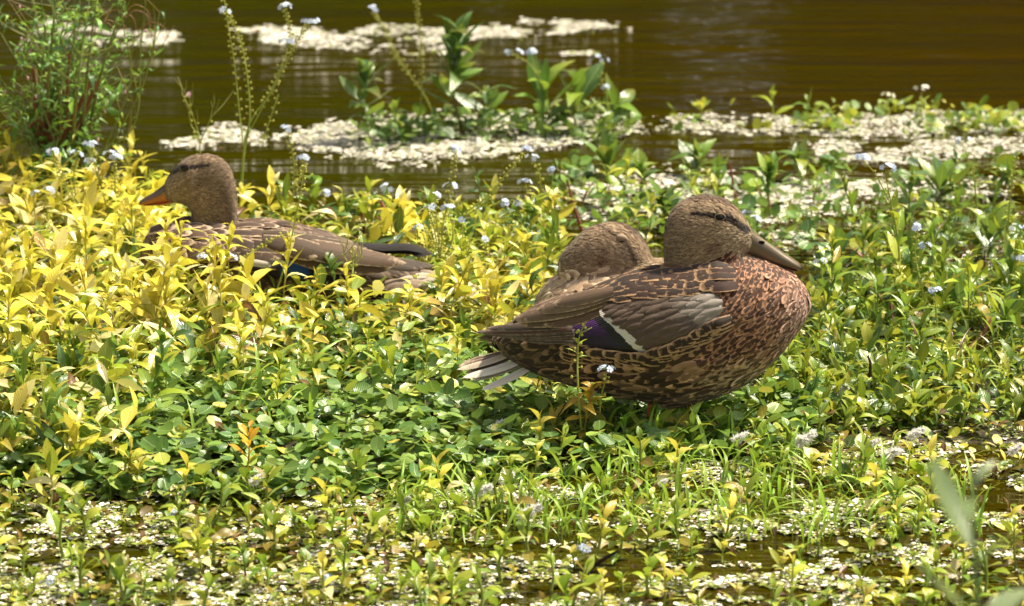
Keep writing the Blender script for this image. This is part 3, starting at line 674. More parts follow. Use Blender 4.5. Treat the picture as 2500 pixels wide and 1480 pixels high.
g = Geo(); loft_pairs(g, [(1800, 604, 1800, 614, .008), (1833, 619, 1831, 631, .0085), (1870, 635, 1868, 643, .008), (1905, 648, 1904, 654, .0085), (1935, 656, 1934, 661, .007), (1948, 660, 1948, 662, .003)], YA, 14, 4, 1, col=(.34, .15, .05))
g.build('lower_bill', M_bill, bill, None).location = tuple(-ancA)
g = Geo()
for s in (-1, 1): blob(g, Q(1859, 592, YA + s * .0078) , 1, (.01, .008, .006), 10, 6, (.0042, .0022, .0022))
g.build('nostril', M_skin, bill, None).location = tuple(-ancA)
duck_eye(rootA, bA, 1757, 531, ancA, .0056, .0036, .0030, (.34, .24, .15))
webbed_foot(rootA, Q(1592, 985, YA - .03), Q(1596, 1052, YA - .03), 1, ancA)
webbed_foot(rootA, Q(1690, 980, YA + .03), Q(1694, 1046, YA + .03), 1, ancA)

# ---- the duck asleep behind it
YB = YA + .215; gB = G(1560, 985); ancB = np.array([gB[0], YB, 0])
bodyB = [(1306, 752, 800, .008), (1316, 722, 850, .026), (1340, 690, 880, .046), (1390, 662, 905, .064), (1450, 650, 920, .076), (1520, 643, 925, .08), (1600, 637, 925, .08), (1680, 640, 915, .076), (1740, 655, 900, .064), (1800, 685, 880, .048), (1850, 715, 850, .028), (1880, 745, 800, .01)]
headB = [(1366, 640, 690, .008), (1371, 622, 700, .018), (1392, 598, 710, .027), (1430, 563, 715, .032), (1475, 545, 715, .034), (1525, 547, 710, .032), (1560, 570, 700, .027), (1582, 604, 690, .020), (1594, 636, 680, .011), (1600, 652, 675, .005)]
bB = duck_volume(bodyB, headB, YB); rootB = empty('mallard_duck', ancB)
tag(rootB, 'sleeping duck behind the large one, eye closed and bill tucked into its buff back feathers', 'duck')
headpolyB = [(1340, 655), (1390, 668), (1450, 655), (1500, 650), (1560, 655), (1640, 665), (1650, 500), (1340, 500)]
def lookB(px, py, rng):
    n = len(px); R = lambda c: c3(*c)[None].repeat(n, 0); t = np.clip((px - 1450 + rng.normal(0, 15, n)) / 100, 0, 1)
    cc = blend(R((.42, .27, .16)), R((.09, .05, .03)), t); ec = blend(R((.85, .64, .42)), R((.42, .27, .15)), t); L = np.full(n, .026); thr = np.full(n, .5); lf = px < 1420; thr[lf] = .42; L[lf] = .022
    return L, cc, ec, thr, None
flowB = lambda P, px, py: np.tile(np.array([1., 0, -.15]), (len(P), 1)) + rng.normal(0, .35, (len(P), 3))
def hflowB(P, px, py):
    r = P - Q(1606, 655, YB); return r / np.linalg.norm(r, axis=1)[:, None]
hlB = head_look(1517, 586, 1, .95, .95, False, .6)
hB0 = hlB
def hlB(px, py, rng):
    # the head is tilted down: turn the markings with it
    x, y = px - 1517, py - 586; a = math.radians(-30); return hB0(1517 + x * math.cos(a) - y * math.sin(a), 586 + x * math.sin(a) + y * math.cos(a), rng)
gb, gh = plumage(bB, lookB, headpolyB, flowB, hflowB, hlB, rng, 14000, 50000, eye=(1517, 586, 14, 10))
skin_geo(bB, lookB, headpolyB, hlB, rng).build('body', M_skin, rootB, ancB); gb.build('body_plumage', M_feather, rootB, ancB); gh.build('head_plumage', M_down, rootB, ancB)
duck_eye(rootB, bB, 1517, 587, ancB, .0040, .0012, .0004)
g = Geo()
h = bB.bvh.ray_cast(Vector((0, 0, CAMH)), Vector(ray(1517, 584)).normalized())[0]
blob(g, np.array(h) + np.array([0, .0015, .0012]), 1, (.36, .27, .19), 12, 8, (.0066, .0045, .0050)); g.build('eyelid', M_skin, rootB, ancB); mirror(g, YB).build('eyelid', M_skin, rootB, ancB)
g = Geo(); loft_pairs(g, [(1590, 622, 1566, 668, .009), (1606, 640, 1590, 682, .010), (1640, 672, 1628, 700, .010), (1680, 706, 1672, 724, .010), (1690, 716, 1686, 728, .003)], YB, 16, 4, .9, col=(.2, .15, .09)); g.build('bill', M_bill, rootB, ancB)
tg = Geo()
for i in range(6): blade(tg, [Q(1840, 760 + i * 6, YB + .01 * i - .03), Q(1885, 775 + i * 8, YB + .01 * i - .03), Q(1930, 790 + i * 10, YB + .014 * i - .035)], .014, (.3, .22, .15), (.6, .5, .38), nrm=(0, -.5, .8))
tg.build('tail', M_feather, rootB, ancB)
wgB = Geo()
for i, (y0, y1) in enumerate([(700, 770), (715, 785), (730, 800), (745, 812), (690, 755)]): blade(wgB, [Q(1560, y0, YB - .088), Q(1740, (y0 + y1) / 2, YB - .08), Q(1900, y1, YB - .03)], .022, (.17, .11, .07), (.35, .25, .16))
wgB.build('wing', M_feather, rootB, ancB); mirror_low(wgB, YB).build('wing', M_feather, rootB, ancB)

# ---- the duck on the left, sitting among the yellow leaves
gC = G(650, 792); YC = gC[1]; ancC = gC
bodyC = [(343, 625, 700, .006), (350, 596, 722, .022), (366, 570, 745, .040), (392, 548, 765, .056), (440, 533, 780, .071), (500, 541, 785, .079), (575, 545, 788, .084), (640, 541, 785, .086), (700, 549, 775, .084), (760, 563, 765, .078), (820, 582, 750, .066), (880, 606, 735, .05), (940, 632, 722, .034), (1000, 655, 708, .02), (1040, 668, 696, .008)]
headC = [(402, 447, 473, .005), (410, 432, 489, .012), (425, 413, 494, .019), (448, 391, 498, .025), (468, 381, 515, .028), (480, 378, 580, .026), (505, 376, 600, .027), (535, 384, 610, .027), (558, 404, 600, .025), (571, 440, 585, .020), (577, 475, 545, .009)]
bC = duck_volume(bodyC, headC, YC); rootC = empty('mallard_duck', ancC)
tag(rootC, 'duck sitting among yellow leaves on the left, orange bill pointing left', 'duck')
cC = lambda x, y: (300 + x / 3.0488, 340 + y / 3.0488)
headpolyC = [cC(*p) for p in [(250, 560), (400, 540), (500, 590), (520, 640), (640, 660), (800, 640), (900, 640), (900, 50), (250, 50)]]
headpolyC = [(360, 500), (440, 500), (466, 520), (462, 542), (500, 556), (560, 552), (600, 545), (600, 340), (360, 340)]
def lookC(px, py, rng):
    n = len(px); R = lambda c: c3(*c)[None].repeat(n, 0); nz = rng.normal(0, 12, n)
    cc = R((.11, .065, .04)); ec = R((.50, .34, .21)); L = np.full(n, .014); thr = np.full(n, .55)
    t = np.clip((px + nz - 455) / 60, 0, 1); L = L * (1 - t) + .030 * t; cc = blend(cc, R((.09, .052, .032)), t); ec = blend(ec, R((.52, .36, .23)), t); thr = thr * (1 - t) + .74 * t
    t = np.clip((px + nz - 720) / 80, 0, 1); cc = blend(cc, R((.10, .065, .042)), t); ec = blend(ec, R((.33, .24, .16)), t); thr = thr - .1 * t
    return L, cc, ec, thr, None
def flowC(P, px, py):
    H = Q(510, 520, YC); r = P - H; d = np.linalg.norm(r, axis=1)[:, None]; return r / d * np.exp(-d / .08) * 1.5 + np.array([1, 0, -.18])
def hflowC(P, px, py):
    r = P - Q(405, 462, YC); return r / np.linalg.norm(r, axis=1)[:, None]
hlC = head_look(451, 410, -1, .86, .80, True)
gb, gh = plumage(bC, lookC, headpolyC, flowC, hflowC, hlC, rng, 20000, 56000, eye=(452, 411, 13, 11))
skin_geo(bC, lookC, headpolyC, hlC, rng).build('body', M_skin, rootC, ancC); gb.build('body_plumage', M_feather, rootC, ancC); gh.build('head_plumage', M_down, rootC, ancC)
tabC = [(560, -.086), (640, -.088), (700, -.088), (760, -.084), (820, -.072), (880, -.058), (940, -.044), (1000, -.034), (1070, -.028)]
def bladeC(g, pts, width, col, edge, lay=0.0, **kw): blade(g, [Q(x, y, YC + side_y(x, tabC) - lay) for x, y in pts], width, col, edge, nrm=(0, -.85, .5), **kw)
wc = Geo()
for i in range(3): bladeC(wc, [(600, 646 + i * 6), (700, 652 + i * 5), (790 - i * 8, 668 + i * 4)], .016, (.012, .075, .26), (.005, .01, .03), .004 - i * .001, thr=.8, wc=[(0, .45, (.03, .02, .018)), (.8, 1.01, (.006, .006, .008))])
for i in range(2): bladeC(wc, [(590, 634 + i * 5), (628, 640 + i * 5), (662, 646 + i * 5)], .007, (.7, .64, .55), (.8, .75, .65), .008)
for i in range(4): bladeC(wc, [(760, 640 + i * 5), (800, 655 + i * 5), (850, 675 + i * 3)], .016, (.012, .009, .009), (.03, .02, .018), .002)
for i in range(4): bladeC(wc, [(860, 626 + i * 4), (960, 637 + i * 4), (1064 - i * 14, 652 + i * 2)], .012, (.10, .072, .055), (.25, .18, .13), -.004 + i * .002)
bladeC(wc, [(690, 612), (820, 636), (960, 650)], .036, (.13, .08, .05), (.60, .44, .30), .006, thr=.82, n=20, tip=.6)
bladeC(wc, [(680, 600), (800, 612), (992, 643)], .030, (.16, .10, .062), (.62, .46, .31), .010, thr=.82, n=20, tip=.6)
bladeC(wc, [(660, 590), (740, 604), (850, 640)], .026, (.11, .068, .043), (.62, .46, .31), .013, thr=.78, n=16)
bladeC(wc, [(640, 570), (720, 580), (880, 606)], .018, (.12, .08, .05), (.50, .38, .26), .002, thr=.8, n=16)
bladeC(wc, [(640, 585), (700, 600), (775, 628)], .026, (.09, .055, .035), (.60, .44, .29), .015, thr=.74, n=16)
sg = Geo()
for row in range(5):
    for j in range(9):
        f = j / 8; x = 470 + f * 250 - row * 8 + rng.uniform(-12, 12); y = 628 - row * 15 + f * (8 - row * 3) + rng.uniform(-4, 4)
        if in_poly([x], [y], headpolyC)[0]: continue
        scapular(bC, sg, (x, y), (.034 + .010 * f) * rng.uniform(.8, 1.2), .019 * rng.uniform(.8, 1.1), np.array((.10, .058, .036)) * rng.uniform(.7, 1.3), np.array((.62, .45, .30)) * rng.uniform(.8, 1.3), .007 + row * .0005, YC, thr=.58 + .16 * rng.random(), dirv=(1, 0, -.25 + rng.normal(0, .12)))
for s in (0, 1):
    wo = (wc if s == 0 else mirror_low(wc, YC)).build('wing', M_feather, rootC, ancC); (sg if s == 0 else mirror_low(sg, YC, .16)).build('scapular_feathers', M_feather, wo, ancC)
tg = Geo()
for i in range(4): blade(tg, [Q(850, 592 + i, YC + .012), Q(930, 602 + i * 2, YC + .012 + i * .003), Q(1000, 602 + i * 3, YC + .014 + i * .004), Q(1058 - i * 9, 621 + i * 2, YC + .012 + i * .005)], .013, (.012, .009, .008), (.03, .022, .018), nrm=(0, -.6, .8), n=18)
tg.build('wing_tip', M_feather, rootC, ancC)
tg = Geo()
for i, (x, y, c) in enumerate([(1062, 664, (.3, .22, .16)), (1070, 672, (.62, .52, .4)), (1064, 682, (.6, .5, .38)), (1050, 690, (.35, .26, .18)), (1035, 698, (.25, .18, .12))]): blade(tg, [Q(890, 668 + i * 8, YC - .01 * i), Q(980, 664 + i * 8, YC - .014 * i), Q(x, y, YC - .016 * i)], .016, c, (.6, .48, .36), nrm=(0, -.5, .8), thr=.8)
tg.build('tail', M_feather, rootC, ancC)
turn = lambda x: max(0, (425 - x)) / 1770 * .75
g = Geo(); loft_pairs(g, [(418, 425, 432, 490, .0100), (404, 446, 420, 492, .0112), (390, 459, 402, 495, .0105), (372, 472, 380, 497, .0105), (356, 481, 360, 499, .0112), (344, 489, 347, 500, .0100), (339, 495, 341, 501, .004)], YC, 20, 5, .85, yc=turn,
                        col=billcol((.44, .12, .03), (.10, .075, .06), (.03, .02, .015), 338, 430, lambda x, y: np.clip((-(y - (500 - (x - 340) * .42 - 10 * (x > 400)))) / 6 + .3, 0, 1)))
bill = g.build('bill', M_bill, rootC, ancC)
g = Geo(); loft_pairs(g, [(424, 488, 424, 496, .008), (400, 494, 400, 500, .0085), (375, 497, 375, 501, .008), (352, 499, 352, 502, .006)], YC, 12, 4, 1, yc=turn, col=(.5, .14, .03)); g.build('lower_bill', M_bill, bill, None).location = tuple(-ancC)
g = Geo(); blob(g, Q(394, 463, YC - .006 + turn(394)), 1, (.01, .008, .006), 10, 6, (.003, .002, .0018)); g.build('nostril', M_skin, bill, None).location = tuple(-ancC)
duck_eye(rootC, bC, 452, 411, ancC, .0058, .0048, .0034, (.20, .14, .10))
for s in (-1, 1): webbed_foot(rootC, Q(640, 770, YC + s * .03), Q(642, 800, YC + s * .03) * np.array([1, 1, 0]) + np.array([0, 0, .006]), -1, ancC)
# ------------------------------------------------------------------ plants
PYR = random.Random(3); rng = np.random.default_rng(21)
def nrng(s): return np.random.default_rng(s)
YEL = [(.84, .72, .12), (.92, .82, .42), (.78, .68, .08), (.88, .80, .30), (.66, .64, .07), (.78, .65, .08)]
YGR = [(.34, .43, .035), (.46, .50, .045), (.25, .38, .035), (.55, .54, .07)]
GRN = [(.14, .27, .035), (.19, .33, .04), (.11, .22, .04), (.25, .36, .045)]
DGR = [(.05, .13, .035), (.08, .17, .045), (.11, .21, .04), (.075, .16, .055)]
BRN = (.16, .07, .025)
LT = [leaf_tpl(.26, 6, a, .3, .5, wave=w_) for a, w_ in ((.15, .0), (.45, .1), (.7, .12), (-.1, .05), (.9, .0))]
LT_b = [leaf_tpl(.42, 5, a, .25, .55) for a in (.1, .35, .6)]
def shoot_geo(rg, h, nl, L, pal, W=1.0, el=(.15, 1.25), spread=1.0, dead=.12, T=LT, stemcol=(.35, .42, .10), lean=.12, start=.15, arch_low=True, rad=.0016):
    """a leafy shoot rising from 0: returns stem Geo and foliage Geo"""
    st, fo = Geo(), Geo(); la = rg.uniform(0, 6.28); top = np.array([math.cos(la), math.sin(la), 0]) * lean * h + np.array([0, 0, h])
    pts = spline([(0, 0, 0), top * .5 + np.array([rg.normal(0, .05 * h), rg.normal(0, .05 * h), 0]), top], 9)
    tube(st, pts, np.linspace(rad, rad * .45, 9), stemcol, 5, np.array(pal[0]) * .8)
    az = rg.uniform(0, 6.28)
    for i in range(nl):
        t = start + (1 - start) * (i / (nl - 1)) ** .8; p = pts[min(8, int(t * 8))] * (1 - (t * 8) % 1) + pts[min(8, int(t * 8) + 1)] * ((t * 8) % 1)
        az += 2.4 + rg.normal(0, .25); e = el[0] + (el[1] - el[0]) * t ** 1.4 + rg.normal(0, .14); e = min(e, 1.35)
        ls = L * (1 - .45 * abs(t - .55)) * rg.uniform(.75, 1.15) * (.62 if t > .93 else 1)
        tp = T[rg.integers(len(T))]; c = np.array(pal[rg.integers(len(pal))]) * rg.uniform(.8, 1.15)
        if rg.random() < dead * (1 - t) * 2: c = c * .35 + np.array((.30, .15, .04)) * .65; e -= .5
        V, f, uv = tp; cc = np.tile(c, (len(V), 1))
        if rg.random() < .3: cc = cc * (1 - .45 * uv[:, 1:2] ** 3) + np.array((.35, .18, .03)) * .45 * uv[:, 1:2] ** 3
        M = frame(az, e, rg.normal(0, .3)); V = V * np.array([W, 1, 1])
        fo.add(V @ M.T * ls + p, f, None, uv, cc)
    return st, fo
def make_shoot(name, rg, parts=True, mat=None, **kw):
    st, fo = shoot_geo(rg, **kw); mat = mat or M_leaf
    if parts:
        r = empty(name, (0, 0, -5)); st.build('stem', M_stem, r); fo.build('foliage', mat, r); r['category'] = 'plant'; return r
    st.v += fo.v; st.q += [q + st.n for q in fo.q]; st.uv += fo.uv; st.c += fo.c; st.e += fo.e
    o = st.build(name, mat); o['category'] = 'plant'; return o
def inside_pts(poly, n, rg, mask=None, gap=0):
    xs_ = [p[0] for p in poly]; ys_ = [p[1] for p in poly]; out = []
    x = rg.uniform(min(xs_), max(xs_), n * 8); y = rg.uniform(min(ys_), max(ys_), n * 8); m = in_poly(x, y, poly)
    if mask is not None: m &= mask(x, y)
    x, y = x[m], y[m]
    if gap:
        for i in range(len(x)):
            if all((x[i] - a) ** 2 + ((y[i] - b) * 2.2) ** 2 > gap * gap for a, b in out): out.append((x[i], y[i]))
            if len(out) >= n: break
        return np.array(out)
    return np.stack([x[:n], y[:n]], 1)
def gz(x, y):                     # ground or water level under a photo point
    p = G(x, y); z = max(0.0, float(terrain_h(np.array([p[0]]), np.array([p[1]]))[0])); p[2] = z - .002; return p
HOLES = [(2400, 1232, 150, 30), (1450, 1308, 270, 20), (2010, 1330, 220, 17), (2160, 1400, 160, 15), (1300, 1352, 210, 12), (2490, 1300, 130, 18), (520, 1345, 150, 10), (1700, 1400, 200, 14), (2250, 1180, 90, 12)]
def wet(x, y):                    # open water left free of leaves
    r = np.zeros(np.shape(x), bool)
    for a, b, c, d in HOLES: r |= ((x - a) / c) ** 2 + ((y - b) / d) ** 2 < .55 + .9 * vnoise(x, y * 3, .03, 12)
    return r
# keep plants out of the ducks' bodies
DUCKS = [(bodyA, YA, .10), (bodyB, YB, .09), (bodyC, YC, .09)]
def blocked(p, r=.0):
    for b, Y, hw in DUCKS:
        x0, x1 = Q(b[0][0], 800, Y)[0], Q(b[-1][0], 800, Y)[0]; c, a = (x0 + x1) / 2, (x1 - x0) / 2 * .92
        if ((p[0] - c) / (a + r)) ** 2 + ((p[1] - Y) / (hw * .85 + r)) ** 2 < 1: return True
    return False
MARKS = [(130, 540, 'the bushy corner plant base'), (345, 510, 'the bill of the left duck'), (360, 680, 'the breast of the left duck'), (557, 660, 'the left duck wing flowers'), (710, 670, 'the blue wing patch'), (860, 690, 'the podded stem by the left duck'), (1040, 690, 'the tail of the left duck'), (1090, 580, 'the stem bushy with yellow buds'), (1190, 800, 'the front duck wing tip'), (1150, 930, 'the white tail feathers'), (700, 830, 'the bare slanting brown stem'), (600, 1110, 'the orange yellow sprout'), (340, 1190, 'the spidery yellow shoot'), (120, 1190, 'the big shoot at lower left'), (1425, 1000, 'the withered orange sprout'), (1640, 1060, 'the feet of the front duck'), (1300, 1310, 'the tallest down tuft'), (630, 1240, 'the left down tuft'), (990, 1295, 'the small bottom down tuft'), (1970, 1140, 'the widest down tuft'), (2180, 1175, 'the far right down tuft'), (2130, 940, 'the dark dead stub'), (2320, 930, 'the drooping pale shoot'), (2310, 1350, 'the blurred near plant'), (2180, 600, 'the two headed blue stem'), (2250, 620, 'the twin light blue heads'), (1880, 480, 'the fanned red stemmed shoot'), (1500, 560, 'the sleeping duck head'), (1790, 450, 'the short red stem'), (600, 1400, 'the dark red based tuft'), (790, 1425, 'the lilac bottom flower'), (440, 1265, 'the lower left blue flower'), (1425, 1350, 'the pale bottom flower'), (0, 1470, 'the bottom left corner'), (2500, 1470, 'the bottom right corner'), (1150, 1470, 'the middle bottom edge'), (0, 850, 'the middle left edge'), (2500, 800, 'the middle right edge'), (1990, 760, 'the breast of the front duck'), (945, 480, 'the flat blue flower head'), (2480, 400, 'the green bud spike'), (760, 500, 'the left duck back'), (1800, 1400, 'the lower right open water')]
USED = {}
def place_label(x, y, s, rel, noun, tx):
    d = sorted(((x - a) ** 2 + (y - b) ** 2, a, b, t) for a, b, t in MARKS)[0]; dx, dy = x - d[1], y - d[2]; r = math.sqrt(d[0])
    if r < 28: w = 'right at'
    else:
        a = math.degrees(math.atan2(-dy, dx)) % 360; w = ['right of', 'up right of', 'above', 'up left of', 'left of', 'down left of', 'below', 'down right of'][int((a + 22.5) // 45) % 8]
        w = ('close ' if r < 75 else 'further ' if r > 150 else '') + w
    size = 'stunted' if rel < .2 else 'small' if rel < .45 else 'medium' if rel < .7 else 'tall'
    lean = ', leaning left,' if tx < -.1 else ', leaning right,' if tx > .1 else ','
    return f'{size} {noun}{lean} {w} {d[3]}'
def tidy_labels():
    D = {}
    for o in COL.objects:
        if o.get('group') and o.get('label'): D.setdefault(o['label'], []).append(o)
    for l, os_ in D.items():
        if len(os_) > 1:
            os_.sort(key=lambda o: -o.location.y); nm = ['rear', 'front'] if len(os_) == 2 else ['rearmost', 'middle', 'front'] if len(os_) == 3 else ['rearmost', 'second rearmost', 'third from rear', 'front', 'front', 'front']
            for i, o in enumerate(os_): o['label'] = nm[min(i, len(nm) - 1)] + ' ' + l
    for o in COL.objects:
        if o.get('label') and len(o['label'].split()) > 16: print('LONG', o['label'])
def scatter_shoots(templates, pts, label, group, sc=(.8, 1.2), rg=rng, r=.008, scf=None, tilt=.12):
    for x, y in pts:
        p = gz(x, y)
        if blocked(p, r): continue
        s0 = rg.uniform(*sc); s = s0 * (scf(x, y) if scf else 1); tpl_ = templates[rg.integers(len(templates))]; ta, tb = rg.normal(0, tilt), rg.normal(0, tilt)
        copy_thing(tpl_, p, rg.uniform(0, 6.28), s, place_label(x, y, s, (s0 - sc[0]) / (sc[1] - sc[0]), tpl_['noun'], tb), group, (ta, tb))

yel = [make_shoot('yellow_shoot', nrng(100 + i), h=.095 + .02 * (i % 3), nl=11 + i % 4, L=.062, W=1.15, pal=YEL + YGR[3:] if i % 3 else YEL[:3], stemcol=(.5, .48, .12)) for i in range(7)]
ygr = [make_shoot('lime_shoot', nrng(120 + i), h=.08 + .015 * (i % 3), nl=11 + i % 4, L=.050, pal=YGR, W=1.05, dead=.06) for i in range(5)]
grn = [make_shoot('green_shoot', nrng(140 + i), h=.075 + .02 * (i % 3), nl=10 + i % 4, L=.056, pal=GRN + YGR[:2], W=.95, el=(.5, 1.35), dead=.04) for i in range(6)]
red = [make_shoot('red_stemmed_shoot', nrng(160 + i), h=.085 + .015 * (i % 3), nl=14, L=.026, pal=GRN + DGR[:2], T=LT_b, el=(.1, 1.0), stemcol=(.28, .06, .05), dead=.05, lean=.3) for i in range(5)]
spr = [make_shoot('small_sprout', nrng(180 + i), parts=False, h=.020 + .010 * (i % 3), nl=7 + i % 3, L=.024, pal=[(.27, .40, .03), (.36, .46, .04), (.18, .31, .03), (.42, .46, .05)] if i % 5 else (YGR[1:2] + YEL[:2]), W=1.15, T=LT_b + LT[:2], el=(.1, 1.25), dead=.18, start=.05) for i in range(9)]

for l_, n_ in ((yel, 'yellow shoot'), (ygr, 'lime shoot'), (grn, 'green shoot'), (red, 'reddish shoot'), (spr, 'sprout')):
    for o in l_: o['noun'] = n_
P1 = [(-250, 610), (250, 590), (420, 640), (420, 720), (330, 800), (400, 850), (1040, 850), (1330, 800), (1330, 900), (1010, 905), (760, 880), (560, 900), (400, 960), (-250, 1060)]
P1b = [(-250, 520), (200, 520), (420, 560), (420, 640), (-250, 640)]
P2 = [(560, 570), (760, 590), (1000, 600), (1330, 590), (1400, 700), (1330, 800), (1080, 800), (1060, 700), (820, 640), (580, 600)]
P3 = [(-250, 1010), (330, 930), (420, 1060), (330, 1180), (-250, 1230)]
P3b = [(300, 900), (1250, 850), (1500, 1000), (1150, 1040), (640, 1060), (380, 1060)]
P4 = [(1950, 740), (2240, 740), (2750, 700), (2750, 960), (2300, 1010), (1850, 1030), (1800, 1000), (1960, 900)]
P5 = [(1360, 450), (1750, 470), (2100, 490), (1980, 540), (1960, 660), (1350, 640)]
P6 = [(2150, 600), (2750, 540), (2750, 640), (2300, 690), (2000, 690), (1960, 620)]
def lab_yel(x, y):
    if y < 640: return 'yellow leafy shoot on the left edge below the bushy pink budded plant'
    if y > 930: return 'yellow green leafy shoot in the lower left mass above the floating leaves'
    if x < 420: return 'bright yellow leafy shoot on the left below the bill of the left duck'
    if x < 1060: return 'bright yellow leafy shoot in the thick stand hiding the belly of the left duck'
    return 'yellow leafy shoot between the left duck and the tail of the front duck'
scatter_shoots(yel + yel[:3] + ygr[:2] + grn[:1], inside_pts(P1, 150, nrng(1), gap=33), lab_yel, 'yellow leafy shoots around the left duck', (.72, 1.12), scf=lambda x, y: .68 if 580 < x < 1100 and y < 860 else 1)
scatter_shoots(yel + ygr[:2], inside_pts(P1b, 22, nrng(2), gap=34), lab_yel, 'yellow leafy shoots around the left duck', (.75, 1.1))
scatter_shoots(yel[:2] + ygr + grn[:3], inside_pts(P3, 26, nrng(4), gap=42), lab_yel, 'yellow leafy shoots around the left duck', (.6, .95))
scatter_shoots(ygr + grn[:2] + yel[:1], inside_pts(P2, 44, nrng(3), gap=30), lambda x, y: 'green yellow leafy shoot in the strip between the left duck and the pond', 'leafy shoots behind the left duck', (.7, 1.05))
scatter_shoots(ygr + grn[:2] + yel[:2], inside_pts(P3b, 34, nrng(5), gap=62), lambda x, y: 'yellow tipped shoot rising from the dark round leaved carpet in the middle', 'shoots in the round leaved carpet', (.5, .85))
scatter_shoots(grn + ygr[:2], inside_pts(P4, 95, nrng(6), gap=31), lambda x, y: ('green lance leaved shoot in the low bank right of the front duck' if y > 820 else 'green lance leaved shoot in the upright stand right of the front duck'), 'green leafy shoots right of the ducks', (.55, 1.0), scf=lambda x, y: 1.15 if y < 850 else .72)
scatter_shoots(grn + ygr + red[:2], inside_pts(P5, 14, nrng(7), gap=42), lambda x, y: 'green shoot in the mixed strip just behind the heads of the two right ducks', 'shoots behind the right ducks', (.45, .85))
scatter_shoots(red + grn[:3], inside_pts(P6, 26, nrng(8), gap=55), lambda x, y: 'green shoot standing in the gappy floating mat at the right edge', 'shoots in the mat on the right', (.6, 1.0))
scatter_shoots(red, inside_pts([(820, 600), (1250, 600), (1360, 640), (1300, 700), (900, 640)], 20, nrng(9), gap=30), lambda x, y: 'small leaved shoot with a reddish stem above the dark wing tip of the left duck', 'red stemmed shoots in the middle', (.8, 1.1))
# small sprouts over the foreground mat
fgp = [(-250, 1150), (600, 1210), (1100, 1160), (1500, 1080), (2000, 1040), (2750, 1000), (2750, 1560), (-250, 1560)]
def fgmask(x, y): return (fbm(x, y * 2.2, .0065, 31) > .36) & ~wet(x, y)
def lab_spr(x, y):
    a = 'small yellow green sprout poking up through the floating leaves '
    return a + ('in the lower left corner area' if x < 833 else 'along the lower middle' if x < 1666 else 'in the lower right area')
scatter_shoots(spr, inside_pts(fgp, 280, nrng(10), fgmask, gap=27), lab_spr, 'small sprouts in the foreground', (.7, 1.5))

scatter_shoots(yel, inside_pts([(330, 812), (600, 812), (600, 860), (330, 860)], 8, nrng(12), gap=40), None, 'yellow leafy shoots around the left duck', (.85, 1.05))
# single plants one can point to
def solo(name, x, y, hpx, label, rg, tilt=(0, 0), rz=0, sc=1, **kw):
    h = hpx / scale_at(y); o = make_shoot(name, rg, h=h, **kw); o.location = tuple(gz(x, y)); o.rotation_euler = (tilt[0], tilt[1], rz); o['label'] = label; return o
solo('leafy_shoot', 905, 345, 175, 'leftmost dark green shoot standing on the floating island in the pond', nrng(300), nl=18, L=.070, pal=DGR + GRN[:2], el=(.1, 1.2), dead=0, W=1.45)
solo('leafy_shoot', 960, 350, 90, 'low green shoot at the front of the floating island', nrng(311), nl=9, L=.045, pal=GRN, el=(.1, 1.2), dead=0, W=1.1)
solo('leafy_shoot', 1130, 330, 250, 'tallest dark green shoot in the middle of the floating island', nrng(301), nl=30, L=.078, pal=DGR[1:] + GRN[:2], el=(.15, 1.25), dead=0, W=1.45, start=.25, lean=.03, rad=.003, stemcol=(.25, .10, .05))
solo('leafy_shoot', 1200, 325, 95, 'spreading green shoot beside the tallest one on the floating island', nrng(312), nl=12, L=.070, pal=DGR[1:] + GRN[:2], el=(.2, .9), dead=0, W=1.4)
solo('leafy_shoot', 1330, 325, 120, 'broad leaved green shoot on the right part of the island, under two blue flowers', nrng(302), nl=9, L=.095, pal=GRN + DGR[1:3], el=(.5, 1.35), W=1.3, dead=0)
solo('leafy_shoot', 1405, 325, 110, 'broad leaved green shoot between its neighbours at the right end of the island', nrng(303), nl=10, L=.095, pal=GRN + DGR[1:3], el=(.35, 1.35), W=1.3, dead=0)
solo('leafy_shoot', 1510, 315, 60, 'outermost green shoot on the right tip of the island', nrng(304), nl=9, L=.080, pal=GRN, el=(.3, 1.2), W=1.1, dead=0)
solo('leafy_shoot', 1880, 520, 100, 'fanned green shoot on a reddish stem behind the bill of the front duck', nrng(305), nl=15, L=.062, pal=GRN, el=(.6, 1.3), start=.45, W=1.15, stemcol=(.3, .12, .06), dead=0, rad=.003)
solo('leafy_shoot', 310, 500, 150, 'pale yellow arching shoot against the dark water above the left duck', nrng(306), nl=9, L=.050, pal=YEL[:2] + YGR[3:], el=(.2, 1.3), start=.4, W=1.0, rad=.002, dead=0)
solo('leafy_shoot', 380, 520, 95, 'light green shoot just above the bill of the left duck', nrng(307), nl=9, L=.036, pal=YGR, el=(.3, 1.3), start=.4, dead=0)
solo('leafy_shoot', 25, 560, 190, 'tall lime leaved shoot at the left edge of the picture', nrng(308), nl=9, L=.060, pal=YGR[2:] + YEL[:1], el=(.6, 1.3), start=.3, dead=0)
solo('leafy_shoot', 760, 560, 120, 'upright green shoot behind the back of the left duck', nrng(309), nl=11, L=.050, pal=YGR[:3] + GRN, el=(.6, 1.35), W=1.1, dead=0)
solo('leafy_shoot', 1300, 640, 110, 'upright light green leaf tuft left of the sleeping duck', nrng(310), nl=8, L=.060, pal=YGR[:3] + GRN[3:], el=(.9, 1.4), W=1.1, dead=0)
solo('leafy_shoot', 1200, 800, 130, 'bright yellow shoot just left of the front duck wing tip', nrng(313), nl=12, L=.048, pal=YEL, el=(.4, 1.35), start=.3, dead=0)
solo('leafy_shoot', 690, 838, 225, 'tall yellow shoot crossing the blue wing patch of the left duck', nrng(314), nl=11, L=.045, pal=YEL[:4], el=(.3, 1.3), start=.55, dead=0)
